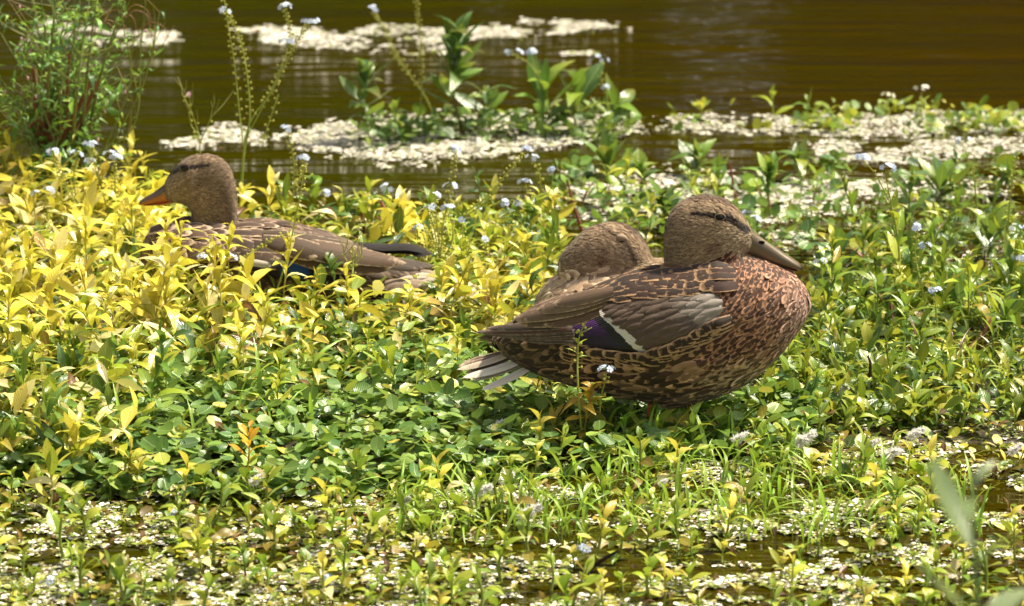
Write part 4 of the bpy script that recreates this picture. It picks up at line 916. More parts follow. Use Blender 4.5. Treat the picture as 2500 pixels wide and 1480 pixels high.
solo('leafy_shoot', 410, 835, 265, 'yellow shoot in front of the breast of the left duck', nrng(315), nl=12, L=.042, pal=YEL[:3] + YGR[3:], el=(.2, 1.2), start=.5)
solo('yellowed_sprout', 595, 1190, 150, 'deep orange yellow sprout in the dark round leaves, lower left of centre', nrng(316), nl=12, L=.030, pal=[(.85, .50, .02), (.80, .45, .03), (.85, .58, .05)], T=LT_b, el=(.0, 1.0), dead=0)
solo('yellowed_sprout', 1425, 1112, 175, 'withered orange and yellow sprout in front of the belly of the front duck', nrng(317), nl=24, W=1.5, L=.038, pal=[(.78, .52, .07), (.62, .42, .08), (.52, .50, .10)], el=(-.2, 1.0), dead=.15)
solo('yellowed_sprout', 1150, 1010, 90, 'curled brown and yellow sprout below the white tail feathers', nrng(318), nl=9, L=.026, pal=[(.62, .40, .05), (.45, .24, .05)], el=(-.3, .9), dead=.5)
solo('leafy_shoot', 340, 1210, 75, 'spidery yellow shoot with arching leaves in the lower left', nrng(319), nl=9, L=.040, pal=YEL[:2] + YGR[3:], el=(.1, 1.3), start=.5, dead=0)
solo('leafy_shoot', 120, 1250, 130, 'big yellow green shoot in the lower left above the mat', nrng(320), nl=13, L=.048, pal=YEL[1:4] + YGR, el=(.2, 1.3), W=1.15)
solo('leafy_shoot', 600, 1420, 75, 'dark green tuft with a red base in the bottom left quarter', nrng(321), nl=9, L=.034, pal=GRN + DGR[2:3], el=(.4, 1.3), W=1.2, stemcol=(.3, .05, .03))
solo('leafy_shoot', 2320, 980, 120, 'yellow green shoot with pale drooping leaves on the right above the open water', nrng(322), nl=12, L=.045, pal=YGR + YEL[3:4], el=(.1, 1.3))
solo('leafy_shoot', 1960, 1000, 110, 'light green shoot just right of the belly of the front duck', nrng(323), nl=12, L=.040, pal=YGR[:3] + GRN[:1], el=(.2, 1.3))
solo('broadleaf_stem', 800, 836, 170, 'small dark green broad leaf sprig in front of the left duck tail', nrng(324), nl=7, L=.030, pal=DGR, T=LT_b, el=(.4, 1.2), start=.72, W=1.5, dead=0)
solo('leafy_shoot', 1890, 290, 60, 'yellow green two leaved sprout on the far mat, upper right', nrng(325), nl=4, L=.055, pal=YGR[:2], el=(.7, 1.2), W=1.3, dead=0)
solo('leafy_shoot', 1710, 295, 45, 'yellow leaved clump at the left end of the far mat', nrng(326), nl=8, L=.028, pal=YGR[1:], T=LT_b, el=(.2, 1.2), W=1.3, dead=0)
solo('leafy_shoot', 1975, 310, 60, 'narrow green sprout in the middle of the far mat', nrng(327), nl=6, L=.040, pal=GRN, el=(.5, 1.2), dead=0)
for i_, (x_, y_, h_, l_) in enumerate([(2400, 660, 170, 'tall upright green tuft near the right edge under the green bud spike'), (2130, 640, 90, 'low dark green tuft between the two headed stem and the dark water'), (2040, 700, 130, 'upright green tuft just right of the bill tip of the front duck'), (1560, 480, 90, 'green tuft on the mat above the sleeping duck'), (1620, 560, 110, 'green tuft touching the back of the head of the front duck'), (1950, 440, 70, 'small dark tuft at the back of the pale mat'), (2300, 500, 80, 'dark green clump alone on the pale mat, upper right'), (2460, 480, 90, 'dark green clump at the right edge of the pale mat'), (1700, 430, 60, 'round leaved green clump at the back of the pale mat'), (2390, 640, 60, 'blue green spreading tuft low at the right'), (1480, 430, 55, 'leafy clump on dark water right of the island'), (2230, 760, 190, 'tallest lance leaved tuft behind the two headed blue stem'), (2350, 800, 150, 'broad lance leaved tuft in the far right stand'), (2450, 860, 150, 'lance leaved tuft by the right edge, low')]):
    solo('leafy_tuft', x_, y_, h_ * .7, l_, nrng(340 + i_), nl=13, L=.066, pal=GRN + DGR[1:] + YGR[:1], el=(.3, 1.35), W=1.2, dead=.03, T=LT + LT_b[:1])
for i_, (x_, y_, h_, l_) in enumerate([(1345, 1098, 95, 'yellow brown sprout left of the withered one under the front duck'), (1530, 1118, 90, 'olive sprout just right of the withered orange one'), (1610, 1112, 70, 'low green sprout hiding the left foot of the front duck'), (1680, 1120, 105, 'blunt leaved green sprout standing before the front duck breast'), (1750, 1108, 80, 'spreading green sprout under the right end of the front duck belly'), (1860, 1140, 85, 'single upright broad green leaf tuft below the front duck breast')]):
    solo('belly_sprout', x_, y_, h_, l_, nrng(360 + i_), nl=9, L=.036, pal=[(.55, .40, .06), (.40, .42, .06)] if i_ == 0 else GRN[:2] + YGR[:3], el=(.2, 1.3), W=1.2, dead=.12, T=LT + LT_b)
# the out of focus plant close to the camera, bottom right
Yn = 2.4; gp = G(2310, 1480 + 900); p0 = Q(2320, 1620, Yn); p0[2] = -.02
hN = Q(2320, 1240, Yn)[2] + .03
o = make_shoot('leafy_shoot', nrng(330), h=hN, nl=15, L=.078, pal=[(.20, .28, .12), (.26, .34, .18), (.15, .22, .08)], W=1.1, el=(-.1, .9), start=.35, lean=.02, rad=.004, dead=0); o.location = tuple(p0); o['label'] = 'blurred green plant close to the camera in the lower right corner'

# pale feathers of down lying on the plants
def down_feather(x, y, size, label, rg, up=.0):
    g = Geo(); p = gz(x, y) + np.array([0, 0, .034 + up]); n = 300; ax = rg.uniform(-1, 1) * .7; ln = size / scale_at(y)
    sh = spline([p - np.array([ln * .35, 0, .002]), p + np.array([0, 0, ln * .12]), p + np.array([ln * .45 * math.cos(ax), .004, ln * .5 * abs(math.sin(ax)) + ln * .12])], 8)
    tube(g, sh, np.linspace(.0006, .0002, 8), (.8, .78, .74), 4)
    for i in range(n):
        t = rg.random(); q = sh[int(t * 7)]; d = rg.normal(size=3); d[1] *= .8; d /= np.linalg.norm(d); l = ln * rg.uniform(.25, .5) * (1 - .5 * t); wv = np.cross(d, [.1, 1, .2]); wv /= np.linalg.norm(wv); wv *= .0008
        m = q + d * l * .5 + np.array([0, 0, l * .1]); e = q + d * l + rg.normal(0, l * .12, 3); g.add([q - wv, q + wv, m + wv, m - wv, e], [(0, 1, 2, 3)], [(3, 2, 4)], None, (.82, .79, .74))
    return tag(g.build('down_feather', M_down_f, None, None), label, 'feather', 'white down feathers shed on the plants')
k = N('down_fluff'); k.b.inputs['Base Color'].default_value = (.95, .93, .90, 1); k.b.inputs['Roughness'].default_value = .9; tr = k.n('ShaderNodeBsdfTranslucent'); tr.inputs[0].default_value = (.95, .93, .90, 1)
ms = k.n('ShaderNodeMixShader'); ms.inputs[0].default_value = .45; k.l(k.b.outputs[0], ms.inputs[1]); k.l(tr.outputs[0], ms.inputs[2]); k.l(ms.outputs[0], k.out.inputs[0]); M_down_f = k.m
for i, (x, y, s, l) in enumerate([(1225, 1110, 42, 'white down tuft on green leaves below the tail of the front duck'), (1300, 1320, 55, 'tall white down tuft standing over the open water, bottom centre'), (1185, 1265, 42, 'white down tuft in the sprouts left of the tallest down tuft'), (990, 1295, 36, 'small white down tuft left of centre near the bottom'), (1240, 1235, 40, 'greyish down tuft on a bent leaf below centre'),
        (630, 1240, 40, 'white down tuft at the lower edge of the dark round leaves on the left'), (1970, 1140, 58, 'wide pale down tuft in the sprouts below the front duck breast'), (2130, 1150, 40, 'faint down tuft right of the widest pale one'), (2180, 1175, 52, 'white down tuft beside open water on the right'), (2238, 1125, 44, 'upright white down tuft on the far right mat'), (2050, 1020, 46, 'grey down feather lying on leaves right of the front duck'), (1810, 1135, 40, 'dull white down tuft below the belly of the front duck'), (1620, 1245, 24, 'tiny white down tuft below the feet of the front duck'), (2480, 1165, 40, 'white down tuft at the right edge of the picture')]):
    down_feather(x, y, s, l, nrng(400 + i))

# flowering stems ------------------------------------------------------------
def flowers(g, c, n, r, rg, col=(.50, .60, .85), size=.0042):
    for i in range(n):
        d = rg.normal(size=3); d[2] = abs(d[2]) * .9; d /= np.linalg.norm(d); p = c + d * r * rg.uniform(.55, 1) * np.array([1.3, 1, .7]); z = d + np.array([0, -.5, .4]); z /= np.linalg.norm(z)
        x = np.cross(z, [.3, .1, 1]); x /= np.linalg.norm(x); y = np.cross(z, x); a0 = rg.uniform(0, 6.28); cc = np.array(col) * rg.uniform(.85, 1.2) + rg.uniform(0, .12)
        for q in range(5):
            a = a0 + q * 1.2566; v = [p + z * .0004]
            for da, rr in ((-.5, .7), (-.3, 1.0), (.3, 1.0), (.5, .7)): v.append(p + (x * math.cos(a + da) + y * math.sin(a + da)) * size * rr + z * .0008)
            g.add(v, [(0, 1, 2, 3)], [(0, 3, 4)], None, np.minimum(cc, .92))
        blob(g, p + z * .0008, .0009, (.75, .6, .12), 5, 3)
def flower_stem(stems, label, clusters=(), buds=1.0, seed=0, leaves=(), cls=7, jit=.0, fl=(.50, .60, .85), pods=0):
    """stems: polylines in photo pixels rising from a ground row (first point of the first stem)"""
    rg = nrng(500 + seed); bx, by = stems[0][0]; base = gz(bx, by); Y = base[1]; root = empty('flowering_stem', base); tag(root, label, 'plant')
    g = Geo(); b = Geo(); fo = Geo()
    for si, s in enumerate(stems):
        P = [Q(x, y, Y + rg.uniform(-.01, .01) * (i > 0)) for i, (x, y) in enumerate(s)]
        if si == 0: P[0] = base
        P = spline(P, 22); tube(g, P, np.linspace(.0016 if si == 0 else .0011, .0006, 22), (.34, .42, .08), 5, (.5, .52, .12))
        ln = np.sum(np.linalg.norm(np.diff(P, axis=0), axis=1)); nb = int(ln / .0075 * buds); t0 = .35 if si == 0 else .1
        for i in range(nb):
            t = t0 + (1 - t0) * i / max(nb, 1); q = P[int(t * 21)] * (1 - (t * 21) % 1) + P[min(21, int(t * 21) + 1)] * ((t * 21) % 1); sd = (1 if i % 2 else -1); d = np.array([sd * rg.uniform(.6, 1), rg.normal(0, .5), rg.uniform(-.2, .5)]); l = rg.uniform(.003, .007) * (1.1 - t * .6)
            tube(g, [q, q + d * l], [.0004, .0005], (.5, .52, .12), 4); blob(b, q + d * (l + .001), rg.uniform(.0013, .0020), (.58, .56, .12), 6, 4, (1, 1, 1.2))
        for i in range(pods):
            t = rg.uniform(.5, 1); q = P[int(t * 21)]; d = np.array([rg.normal(0, .35), rg.normal(0, .35), 1]); l = rg.uniform(.02, .04); tube(g, [q, q + d * l * .5 + [.002, 0, 0], q + d * l], [.0005, .0008, .0004], (.36, .36, .12), 4)
    for t, az, e, L_ in leaves:
        s = spline([Q(x, y, Y) for x, y in stems[0]], 22); V, f, uv = LT[rg.integers(3)]; fo.add(V @ frame(az, e, 0).T * L_ + s[int(t * 21)], f, None, uv, np.array(YGR[rg.integers(3)]))
    g.build('stem', M_stem, root, base)
    if b.v: b.build('seed_bud', M_stem, root, base)['kind'] = 'stuff'
    if fo.v: fo.build('foliage', M_leaf, root, base)
    for (x, y, sz) in clusters:
        c = Geo(); flowers(c, Q(x, y, Y), cls, sz / scale_at(by) * .5, rg, fl); c.build('flower_cluster', M_petal, root, base)
    return root
LV = [(.15, .3, .6, .04), (.2, 2.8, .5, .04), (.3, 4.5, .7, .035), (.4, 1.2, .9, .03)]
flower_stem([[(585, 560), (590, 420), (610, 290), (604, 190), (590, 110), (566, 50), (548, 30)], [(597, 380), (583, 260), (572, 150), (560, 80), (545, -20)]], 'very tall twin budded stem above the head of the left duck', [(546, 28, 26)], seed=1)
flower_stem([[(590, 560), (600, 330), (660, 230), (700, 150), (735, 85), (755, 55)], [(600, 340), (672, 200), (705, 110), (706, 60), (692, 20)], [(680, 230), (660, 290), (640, 350)]], 'tall slanting stem with three pale blue flower heads above the left duck', [(695, 17, 34), (757, 54, 34), (702, 102, 34)], seed=2, cls=9)
flower_stem([[(500, 560), (490, 420), (485, 330), (460, 260), (443, 228)], [(487, 330), (465, 300), (464, 232)], [(487, 350), (510, 300), (520, 260)]], 'thin forked stem with one pink bud just above the left duck', [(464, 232, 10)], buds=.3, cls=2, fl=(.8, .45, .55), seed=3, pods=4)
flower_stem([[(700, 600), (715, 480), (718, 400), (702, 320)], [(716, 430), (740, 410), (742, 388)]], 'slender stem with a blue flower head near the left tip of the island', [(700, 317, 30), (740, 386, 22)], seed=4, leaves=LV)
flower_stem([[(715, 620), (745, 540), (780, 505), (797, 475)]], 'arched stem with a small white blue flower head behind the left duck back', [(797, 476, 30)], seed=5)
flower_stem([[(640, 838), (695, 650), (720, 540), (737, 450), (742, 400)]], 'budded stem rising in front of the left duck back', [], seed=6)
flower_stem([[(945, 620), (940, 520), (945, 465)]], 'short stem topped by a flat blue flower head above the dark wing tip', [(945, 460, 34)], seed=7, leaves=LV)
flower_stem([[(1060, 700), (1080, 560), (1098, 470), (1108, 400), (1108, 368)], [(1090, 520), (1096, 480), (1100, 460)]], 'upright stem in the middle with two blue flower heads one above the other', [(1101, 458, 36), (1108, 364, 22)], seed=8)
flower_stem([[(1050, 700), (1120, 540), (1190, 480), (1240, 420), (1282, 372)], [(1130, 530), (1180, 500), (1215, 460)]], 'long slanting yellowish budded stem reaching right over the pond', [(1285, 363, 20)], seed=9)
flower_stem([[(1310, 620), (1320, 520), (1318, 430), (1302, 392)], [(1318, 500), (1345, 460), (1350, 420)], [(1310, 560), (1290, 480), (1284, 450)]], 'branched stem with three small blue flower heads left of the sleeping duck', [(1300, 386, 26), (1352, 416, 22), (1284, 446, 28)], seed=10, buds=.6)
flower_stem([[(1230, 640), (1235, 560), (1228, 500)], [(1235, 560), (1260, 520), (1262, 500)]], 'low stem with paired blue flower heads over the water edge in the middle', [(1228, 497, 30), (1264, 497, 26), (1165, 514, 24)], seed=11, buds=.5)
flower_stem([[(1355, 330), (1335, 230), (1300, 165), (1265, 138), (1248, 133)], [(1310, 175), (1303, 150), (1298, 130)]], 'arched stem on the island carrying two round blue flower heads', [(1250, 130, 40), (1298, 128, 24)], seed=12, buds=.3, cls=10)
flower_stem([[(1490, 320), (1480, 230), (1466, 190), (1468, 150)]], 'stem on the right of the island with a drooping blue flower head', [(1467, 146, 38), (1480, 214, 18)], seed=13, buds=.5, cls=9)
flower_stem([[(2200, 800), (2195, 620), (2180, 520), (2165, 440), (2168, 415)], [(2175, 500), (2140, 430), (2108, 392)]], 'tall stem on the right with two pale blue flower heads against the mat', [(2168, 411, 44), (2105, 387, 34)], seed=14, buds=.6, cls=11, leaves=[(.3, 1.4, 1.2, .06), (.4, 4.2, 1.2, .05), (.5, 1.2, 1.3, .04), (.2, 2.0, 1.0, .06)])
flower_stem([[(2280, 820), (2250, 700), (2235, 620), (2240, 565)], [(2240, 640), (2258, 605)]], 'stem with two light blue flower heads right of the front duck bill', [(2240, 559, 40), (2258, 601, 26)], seed=15, buds=.6)
flower_stem([[(2400, 640), (2385, 500), (2375, 420), (2350, 350)]], 'slim stem with a bluish flower head on the upper right mat', [(2347, 345, 36)], seed=16, buds=.4)
flower_stem([[(2450, 700), (2460, 560), (2470, 450), (2485, 372)]], 'straight spike of green buds near the right edge', [], seed=17)
flower_stem([[(2520, 760), (2500, 640), (2483, 566)]], 'blue flowered stem cut by the right edge', [(2480, 560, 40), (2492, 632, 30)], seed=18, buds=.4)
flower_stem([[(1860, 640), (1845, 580), (1830, 530)]], 'blue flower heads just behind the forehead of the front duck', [(1828, 522, 30), (1842, 536, 26)], seed=19, buds=.3)
flower_stem([[(2020, 800), (2010, 700), (2003, 645)]], 'small blue flower head on a stem right of the front duck breast', [(2003, 640, 26)], seed=20, buds=.3)
flower_stem([[(2290, 860), (2285, 760), (2283, 715)]], 'faint bluish flower head in the green stand on the far right', [(2283, 712, 30)], seed=21, buds=.3)
flower_stem([[(230, 640), (200, 520), (150, 430), (132, 378)]], 'leftmost budded stem with a white blue head, left of the left duck', [(130, 374, 30)], seed=22, buds=1.3)
flower_stem([[(230, 645), (190, 500), (180, 430), (187, 385)]], 'second budded stem from the left with a flat pale head', [(187, 380, 36)], seed=23, buds=1.3)
flower_stem([[(260, 650), (262, 520), (235, 420), (222, 360)], [(250, 470), (245, 430), (262, 385)]], 'branched budded stem with two pale heads left of the left duck', [(222, 354, 28), (268, 378, 36)], seed=24, buds=1.2)
flower_stem([[(285, 650), (282, 480), (278, 400)]], 'rightmost of the budded stems left of the left duck', [(284, 384, 24), (219, 394, 20)], seed=25, buds=1.2)
flower_stem([[(120, 680), (118, 560), (112, 470)]], 'yellow budded stem at the far left with a pale head', [(118, 465, 26), (85, 474, 24)], seed=26, buds=1.2)
flower_stem([[(550, 838), (560, 700), (557, 640)]], 'light blue flower head in front of the wing of the left duck', [(557, 630, 34), (496, 628, 24)], seed=27, buds=.4, cls=8)
flower_stem([[(600, 838), (585, 660), (640, 600), (700, 570)]], 'yellow budded stem lying across the wing of the left duck', [], seed=28)
flower_stem([[(840, 838), (858, 690), (862, 640), (860, 600)], [(860, 655), (835, 620)], [(862, 650), (885, 625)]], 'thin green stem with narrow pods in front of the left duck wing tip', [], seed=29, buds=.5, pods=3)
flower_stem([[(1425, 1112), (1412, 960), (1410, 870), (1415, 820), (1432, 785)], [(1415, 815), (1445, 800)]], 'green budded stem crossing the purple wing patch of the front duck', [], seed=30, buds=.5, leaves=[(.5, .2, .4, .016), (.55, 3.2, .5, .018), (.65, .3, .6, .014), (.7, 2.9, .6, .012)])
flower_stem([[(1470, 1112), (1465, 990), (1478, 930), (1480, 912)]], 'short stem with a lilac blue flower head in front of the front duck belly', [(1481, 905, 34)], seed=31, buds=.5, cls=9)
flower_stem([[(1075, 320), (1040, 240), (985, 160), (930, 60), (910, 30)], [(1000, 180), (960, 130), (940, 60)]], 'blurred tall budded stem behind the island with a blue head', [(908, 25, 38)], seed=32, buds=1.0)
flower_stem([[(1020, 330), (1030, 200), (1025, 90), (1015, -10)]], 'blurred straight budded stem reaching the top edge above the island', [], seed=33, buds=1.3)
flower_stem([[(1090, 760), (1075, 640), (1060, 560), (1050, 510)], [(1080, 640), (1105, 580), (1098, 515)], [(1075, 620), (1050, 590), (1030, 540)]], 'yellow stem bushy with buds and white heads left of the sleeping duck', [(1097, 510, 34), (1050, 508, 26)], seed=34, buds=1.6)
flower_stem([[(2250, 300), (2250, 260), (2250, 225)]], 'small white headed stem on the far mat, upper right', [(2251, 218, 30)], seed=35, buds=.5, fl=(.7, .68, .6), leaves=[(.4, .2, .5, .03), (.4, 3.0, .5, .03), (.6, .4, .8, .025)])
flower_stem([[(2175, 305), (2170, 270), (2165, 240)]], 'leafy white headed stem left of its twin on the far mat', [(2168, 236, 30)], seed=36, buds=.5, fl=(.6, .6, .45), leaves=[(.4, .2, .9, .035), (.4, 3.0, .9, .03), (.6, 2.4, .8, .03), (.7, .8, 1.0, .025)])
for i, (x, y, s) in enumerate([(440, 1265, 34), (790, 1425, 30), (120, 1430, 30), (1425, 1350, 34), (70, 1135, 24), (205, 800, 20)]):
    rg = nrng(600 + i); g = Geo(); b = gz(x, y + 12); flowers(g, b + np.array([0, 0, .012]), 7, s / 2100 * .5, rg); tube(g, [b, b + np.array([0, 0, .012])], .0008, (.35, .42, .1), 4)
    tag(g.build('fallen_flower', M_petal), ['blue flower head on the floating mat in the lower left', 'lilac blue flower head near the bottom, left of centre', 'pale flower head by the bottom left corner', 'pale blue flower head on the dark water, bottom centre', 'tiny flower head at the left edge below the yellow shoots', 'small white flower head among the yellow leaves on the left'][i], 'flower')

# the bushy willowherb, upper left ---------------------------------------------
def bush():
    rg = nrng(77); base = gz(130, 560); Y = base[1]; root = empty('willowherb_bush', base); tag(root, 'tall bushy plant with pink buds and brown lower stems in the upper left corner', 'bush')
    brown, green, fo, pk = Geo(), Geo(), Geo(), Geo(); S = scale_at(560)
    def lf(p, L, az=None, e=None, c=None):
        V, f, uv = LT[rg.integers(5)]; M = frame(rg.uniform(0, 6.28) if az is None else az, rg.uniform(-.5, .9) if e is None else e, rg.normal(0, .5)); c = np.array((DGR[1:] + GRN[:4])[rg.integers(7)]) * rg.uniform(1.0, 1.9) if c is None else c
        fo.add(V * np.array([.95, 1, 1]) @ M.T * L + p, f, None, uv, c)
    for i in range(30):
        x0 = 130 + rg.normal(0, 22); lean = rg.normal(-10, 105); top = rg.uniform(-160, 300); x1 = x0 + lean * .45; x2 = np.clip(x0 + lean, -240, 330)
        dy = rg.normal(0, .05, 3); P = spline([Q(x0, 560, Y + dy[0] * .3), Q(x0 + lean * .12, 430, Y + dy[0]), Q(x1, (430 + top) / 2, Y + dy[1]), Q(x2, top, Y + dy[2])], 20); P[0] = base + np.array([(x0 - 130) / S, 0, 0])
        c0 = (.13, .045, .03) if i % 2 else (.16, .10, .04); tube(brown if i % 2 else green, P, np.linspace(.0048 if i % 2 else .0022, .0007, 20), c0, 5, (.26, .32, .09))
        for j in range(20):
            t = rg.uniform(.22, 1); q = P[int(t * 19)]; lf(q + rg.normal(0, .003, 3), rg.uniform(.022, .050) * (1.1 - .4 * t))
        for j in range(7):
            t = rg.uniform(.35, .95); q = P[int(t * 19)]; d = np.array([rg.normal(0, .8), rg.normal(0, .6), rg.uniform(.4, 1.2)]); l = rg.uniform(.03, .08); e = q + d * l; tube(green, spline([q, q + d * l * .5 + [0, 0, -.004], e], 6), [.0008, .0008, .0007, .0006, .0006, .0005], (.30, .34, .10), 4)
            for m in range(6): lf(q + d * l * rg.uniform(.2, 1), rg.uniform(.010, .022))
            if rg.random() < .22: blob(pk, e, .0022, (.75, .42, .50), 6, 4, (.8, .8, 1.5))
            elif rg.random() < .5: tube(green, [e, e + d * .02 + [0, 0, .012]], [.0007, .0005], (.38, .28, .12), 4)
    for i in range(9):        # old woody stems
        x0 = 130 + rg.normal(0, 14); tx = x0 + rg.normal(5, 38); ty = rg.uniform(120, 330); P = spline([Q(x0, 560, Y - .02), Q(x0 + rg.normal(0, 8), 440, Y - .03), Q((x0 + tx) / 2, 300, Y - .04), Q(tx, ty, Y - .04)], 16); tube(brown, P, np.linspace(.0065, .0022, 16), (.14, .045, .025), 6, (.26, .08, .04))
    for i in range(160): lf(Q(130 + rg.normal(0, 26), rg.uniform(300, 500), Y - .03 + rg.normal(0, .02)), rg.uniform(.01, .024), c=np.array((.20, .07, .03)) * rg.uniform(.5, 1.6))
    for i in range(10):       # split curling pods, reddish
        q = Q(300 + rg.normal(0, 38), rg.uniform(20, 90), Y); a = rg.uniform(-1, 1) * 1.5
        tube(green, spline([q, q + np.array([a * .012, 0, .012]), q + np.array([a * .026, 0, .004]), q + np.array([a * .03, 0, -.012])], 10), .0006, (.42, .22, .12), 4)
    for P_ in ([(200, 470), (330, 250), (365, 150), (390, 30)], [(190, 480), (270, 330), (320, 190), (300, 60), (290, -40)], [(170, 470), (240, 380), (330, 300), (345, 100), (360, -30)]):
        P = spline([Q(x, y, Y) for x, y in P_], 24); tube(green, P, np.linspace(.0018, .0008, 24), (.30, .36, .10), 5)
        for j in range(20): lf(P[rg.integers(24)], rg.uniform(.008, .02))
        for j in range(9):
            q = P[rg.integers(8, 24)]; d = np.array([rg.normal(0, .4), rg.normal(0, .4), 1]); l = rg.uniform(.02, .05); tube(green, [q, q + d * l * .5, q + d * l], [.0006, .0007, .0004], (.40, .33, .12), 4)
    brown.build('brown_stem', M_stem, root, base)['kind'] = 'stuff'; green.build('green_stem', M_stem, root, base)['kind'] = 'stuff'; fo.build('foliage', M_leaf, root, base); pk.build('pink_bud', M_petal, root, base)['kind'] = 'stuff'
bush()
# twigs and dead stubs -----------------------------------------------------------
def twig(pts, by, rad, col, label, name='twig', side=()):
    base = gz(pts[0][0], by); g = Geo(); P = spline([Q(x, y, base[1]) for x, y in pts], 16); P[0] = base if pts[0][1] > by - 12 else P[0]
    tube(g, P, np.linspace(rad, rad * .6, 16), col, 7)
    for s in side: tube(g, spline([Q(x, y, base[1]) for x, y in s], 10), np.linspace(rad * .75, rad * .3, 10), col, 6)
    return tag(g.build(name, M_twig), label, 'twig')
twig([(650, 862), (720, 800), (760, 740), (782, 705)], 868, .0022, (.25, .12, .06), 'brown bare stem slanting up to a dark leaf sprig, below the left duck')
twig([(985, 660), (975, 600), (950, 540), (930, 492)], 670, .0042, (.36, .14, .10), 'thick reddish broken stem behind the dark wing tips of the left duck', side=[[(965, 570), (940, 545), (920, 530)]])
twig([(905, 640), (893, 590), (885, 540), (880, 500)], 650, .0022, (.22, .05, .03), 'thin dark red stem left of the thick reddish one', side=[[(890, 560), (870, 530)]])
twig([(2140, 980), (2128, 940), (2118, 935), (2060, 938)], 985, .0036, (.07, .03, .02), 'dark crooked dead stub right of the front duck', side=[[(2122, 935), (2125, 890), (2118, 868)], [(2126, 930), (2135, 905)]])
twig([(1430, 1395), (1475, 1365), (1510, 1345)], 1400, .0026, (.03, .018, .012), 'dark wet twig sticking out of the water at the bottom centre')
twig([(1800, 500), (1790, 450), (1783, 400)], 505, .0024, (.25, .06, .05), 'short red stem in the mat above the head of the front duck')
twig([(1420, 560), (1400, 500), (1385, 440)], 565, .0024, (.28, .07, .06), 'slanting red stem above the sleeping duck', side=[[(1400, 500), (1370, 480)]])
twig([(1070, 960), (1068, 900), (1078, 860)], 965, .0024, (.33, .14, .10), 'pinkish bare stem left of the front duck tail', side=[[(1095, 950), (1105, 880)]])

for i_, (x0_, x1_, yt_, l_) in enumerate([(1130, 1128, 540, 'yellow bud spike just right of the bushy budded stem'), (1010, 1020, 560, 'yellow bud spike above the wing tip of the left duck'), (1160, 1185, 590, 'leaning yellow bud spike left of the sleeping duck'), (1080, 1062, 480, 'tall yellow green bud spike over the water edge, centre')]):
    flower_stem([[(x0_, 770), ((x0_ + x1_) / 2 + 6, 680), (x1_, yt_)], [((x0_ + x1_) / 2, 680), (x1_ + 22, yt_ + 40)]], l_, [(x1_, yt_ - 3, 20)], seed=60 + i_, buds=1.7, cls=4)
# ---------------------------------------------------------------- ground cover as masses
def leaf_stuff(name, tpls, poly, n, size, pal, zf, label, mat, seed, mask=None, tilt=.35, elb=0.0, cat='plants', avoid=True, pal2=None, palm=None):
    rg = nrng(seed); pts = inside_pts(poly, n, rg, mask); n = len(pts); P = np.array([gz(x, y) for x, y in pts]) if n < 30000 else None
    if P is None:
        px, py = pts[:, 0], pts[:, 1]; a = (px - 1250) / F; b = (740 - py) / F; dz = -SP + b * CP; t = CAMH / -dz; P = np.stack([a * t, (CP + b * SP) * t, np.zeros(n)], 1)
    if avoid:
        kp = np.array([not (blocked(p, .002) and (p[0] < -.05 or 'undergrowth' in name)) for p in P]); P, pts = P[kp], pts[kp]; n = len(P)
    P[:, 2] += zf(pts[:, 0], pts[:, 1], rg, n); pal = np.array(pal); C = pal[rg.integers(0, len(pal), n)] * rg.uniform(.75, 1.25, n)[:, None]
    if pal2 is not None:
        m = palm(pts[:, 0], pts[:, 1], rg); p2 = np.array(pal2); C[m] = p2[rg.integers(0, len(p2), m.sum())] * rg.uniform(.8, 1.2, m.sum())[:, None]
    g = Geo(); which = rg.integers(0, len(tpls), n)
    for i, tp in enumerate(tpls):
        m = which == i; k_ = m.sum()
        if k_: scatter(g, tp, P[m], frames(rg.uniform(0, 6.28, k_), elb + rg.normal(0, tilt, k_), rg.normal(0, tilt, k_)), rg.uniform(*size, k_), np.hstack([C[m], np.ones((k_, 1))]))
    o = g.build(name, mat); o['label'] = label; o['category'] = cat; return kind(o, 'stuff')
def disc(wd, cup, n=8):
    V = [(0, .5, 0)] + [(math.cos(a) * wd / 2, .5 + math.sin(a) * .5 * (1 if math.sin(a) > -.6 else .9), cup * (1 + .4 * math.cos(2 * a + 1))) for a in np.linspace(0, 2 * math.pi, n, endpoint=False)]
    return np.array(V), np.array([(0, i + 1, (i + 1) % n + 1) for i in range(n)]), np.array([(.5, .5)] + [(.5 + math.cos(a) * .5, .5 + math.sin(a) * .5) for a in np.linspace(0, 2 * math.pi, n, endpoint=False)])
DT = [disc(.85, .08), disc(.75, -.08), disc(.95, .14), disc(.68, .05)]
pc = [(-250, 850), (350, 790), (900, 830), (1300, 840), (1450, 950), (1830, 1000), (2050, 1010), (1980, 1110), (1500, 1150), (1200, 1190), (640, 1230), (-250, 1200)]
leaf_stuff('round_leaved_carpet', DT, pc, 8200, (.012, .026), [(.13, .23, .05), (.19, .30, .06), (.10, .19, .055), (.28, .38, .08)], lambda x, y, rg, n: rg.uniform(.0, .05, n) * (.35 + .65 * fbm(x, y * 2, .008, 5)) + .004, 'dark green carpet of round leaves in the middle foreground', M_leaf_wet, 51, tilt=.42, mask=lambda x, y: ~(((x - 1650) / 105) ** 2 + ((y - 1062) / 26) ** 2 < 1), pal2=[(.45, .48, .08), (.5, .42, .08)], palm=lambda x, y, rg: rg.random(len(x)) < .08)
under = [(-250, 560), (420, 590), (620, 600), (1340, 610), (1340, 860), (1010, 920), (400, 990), (330, 1180), (-250, 1220)]
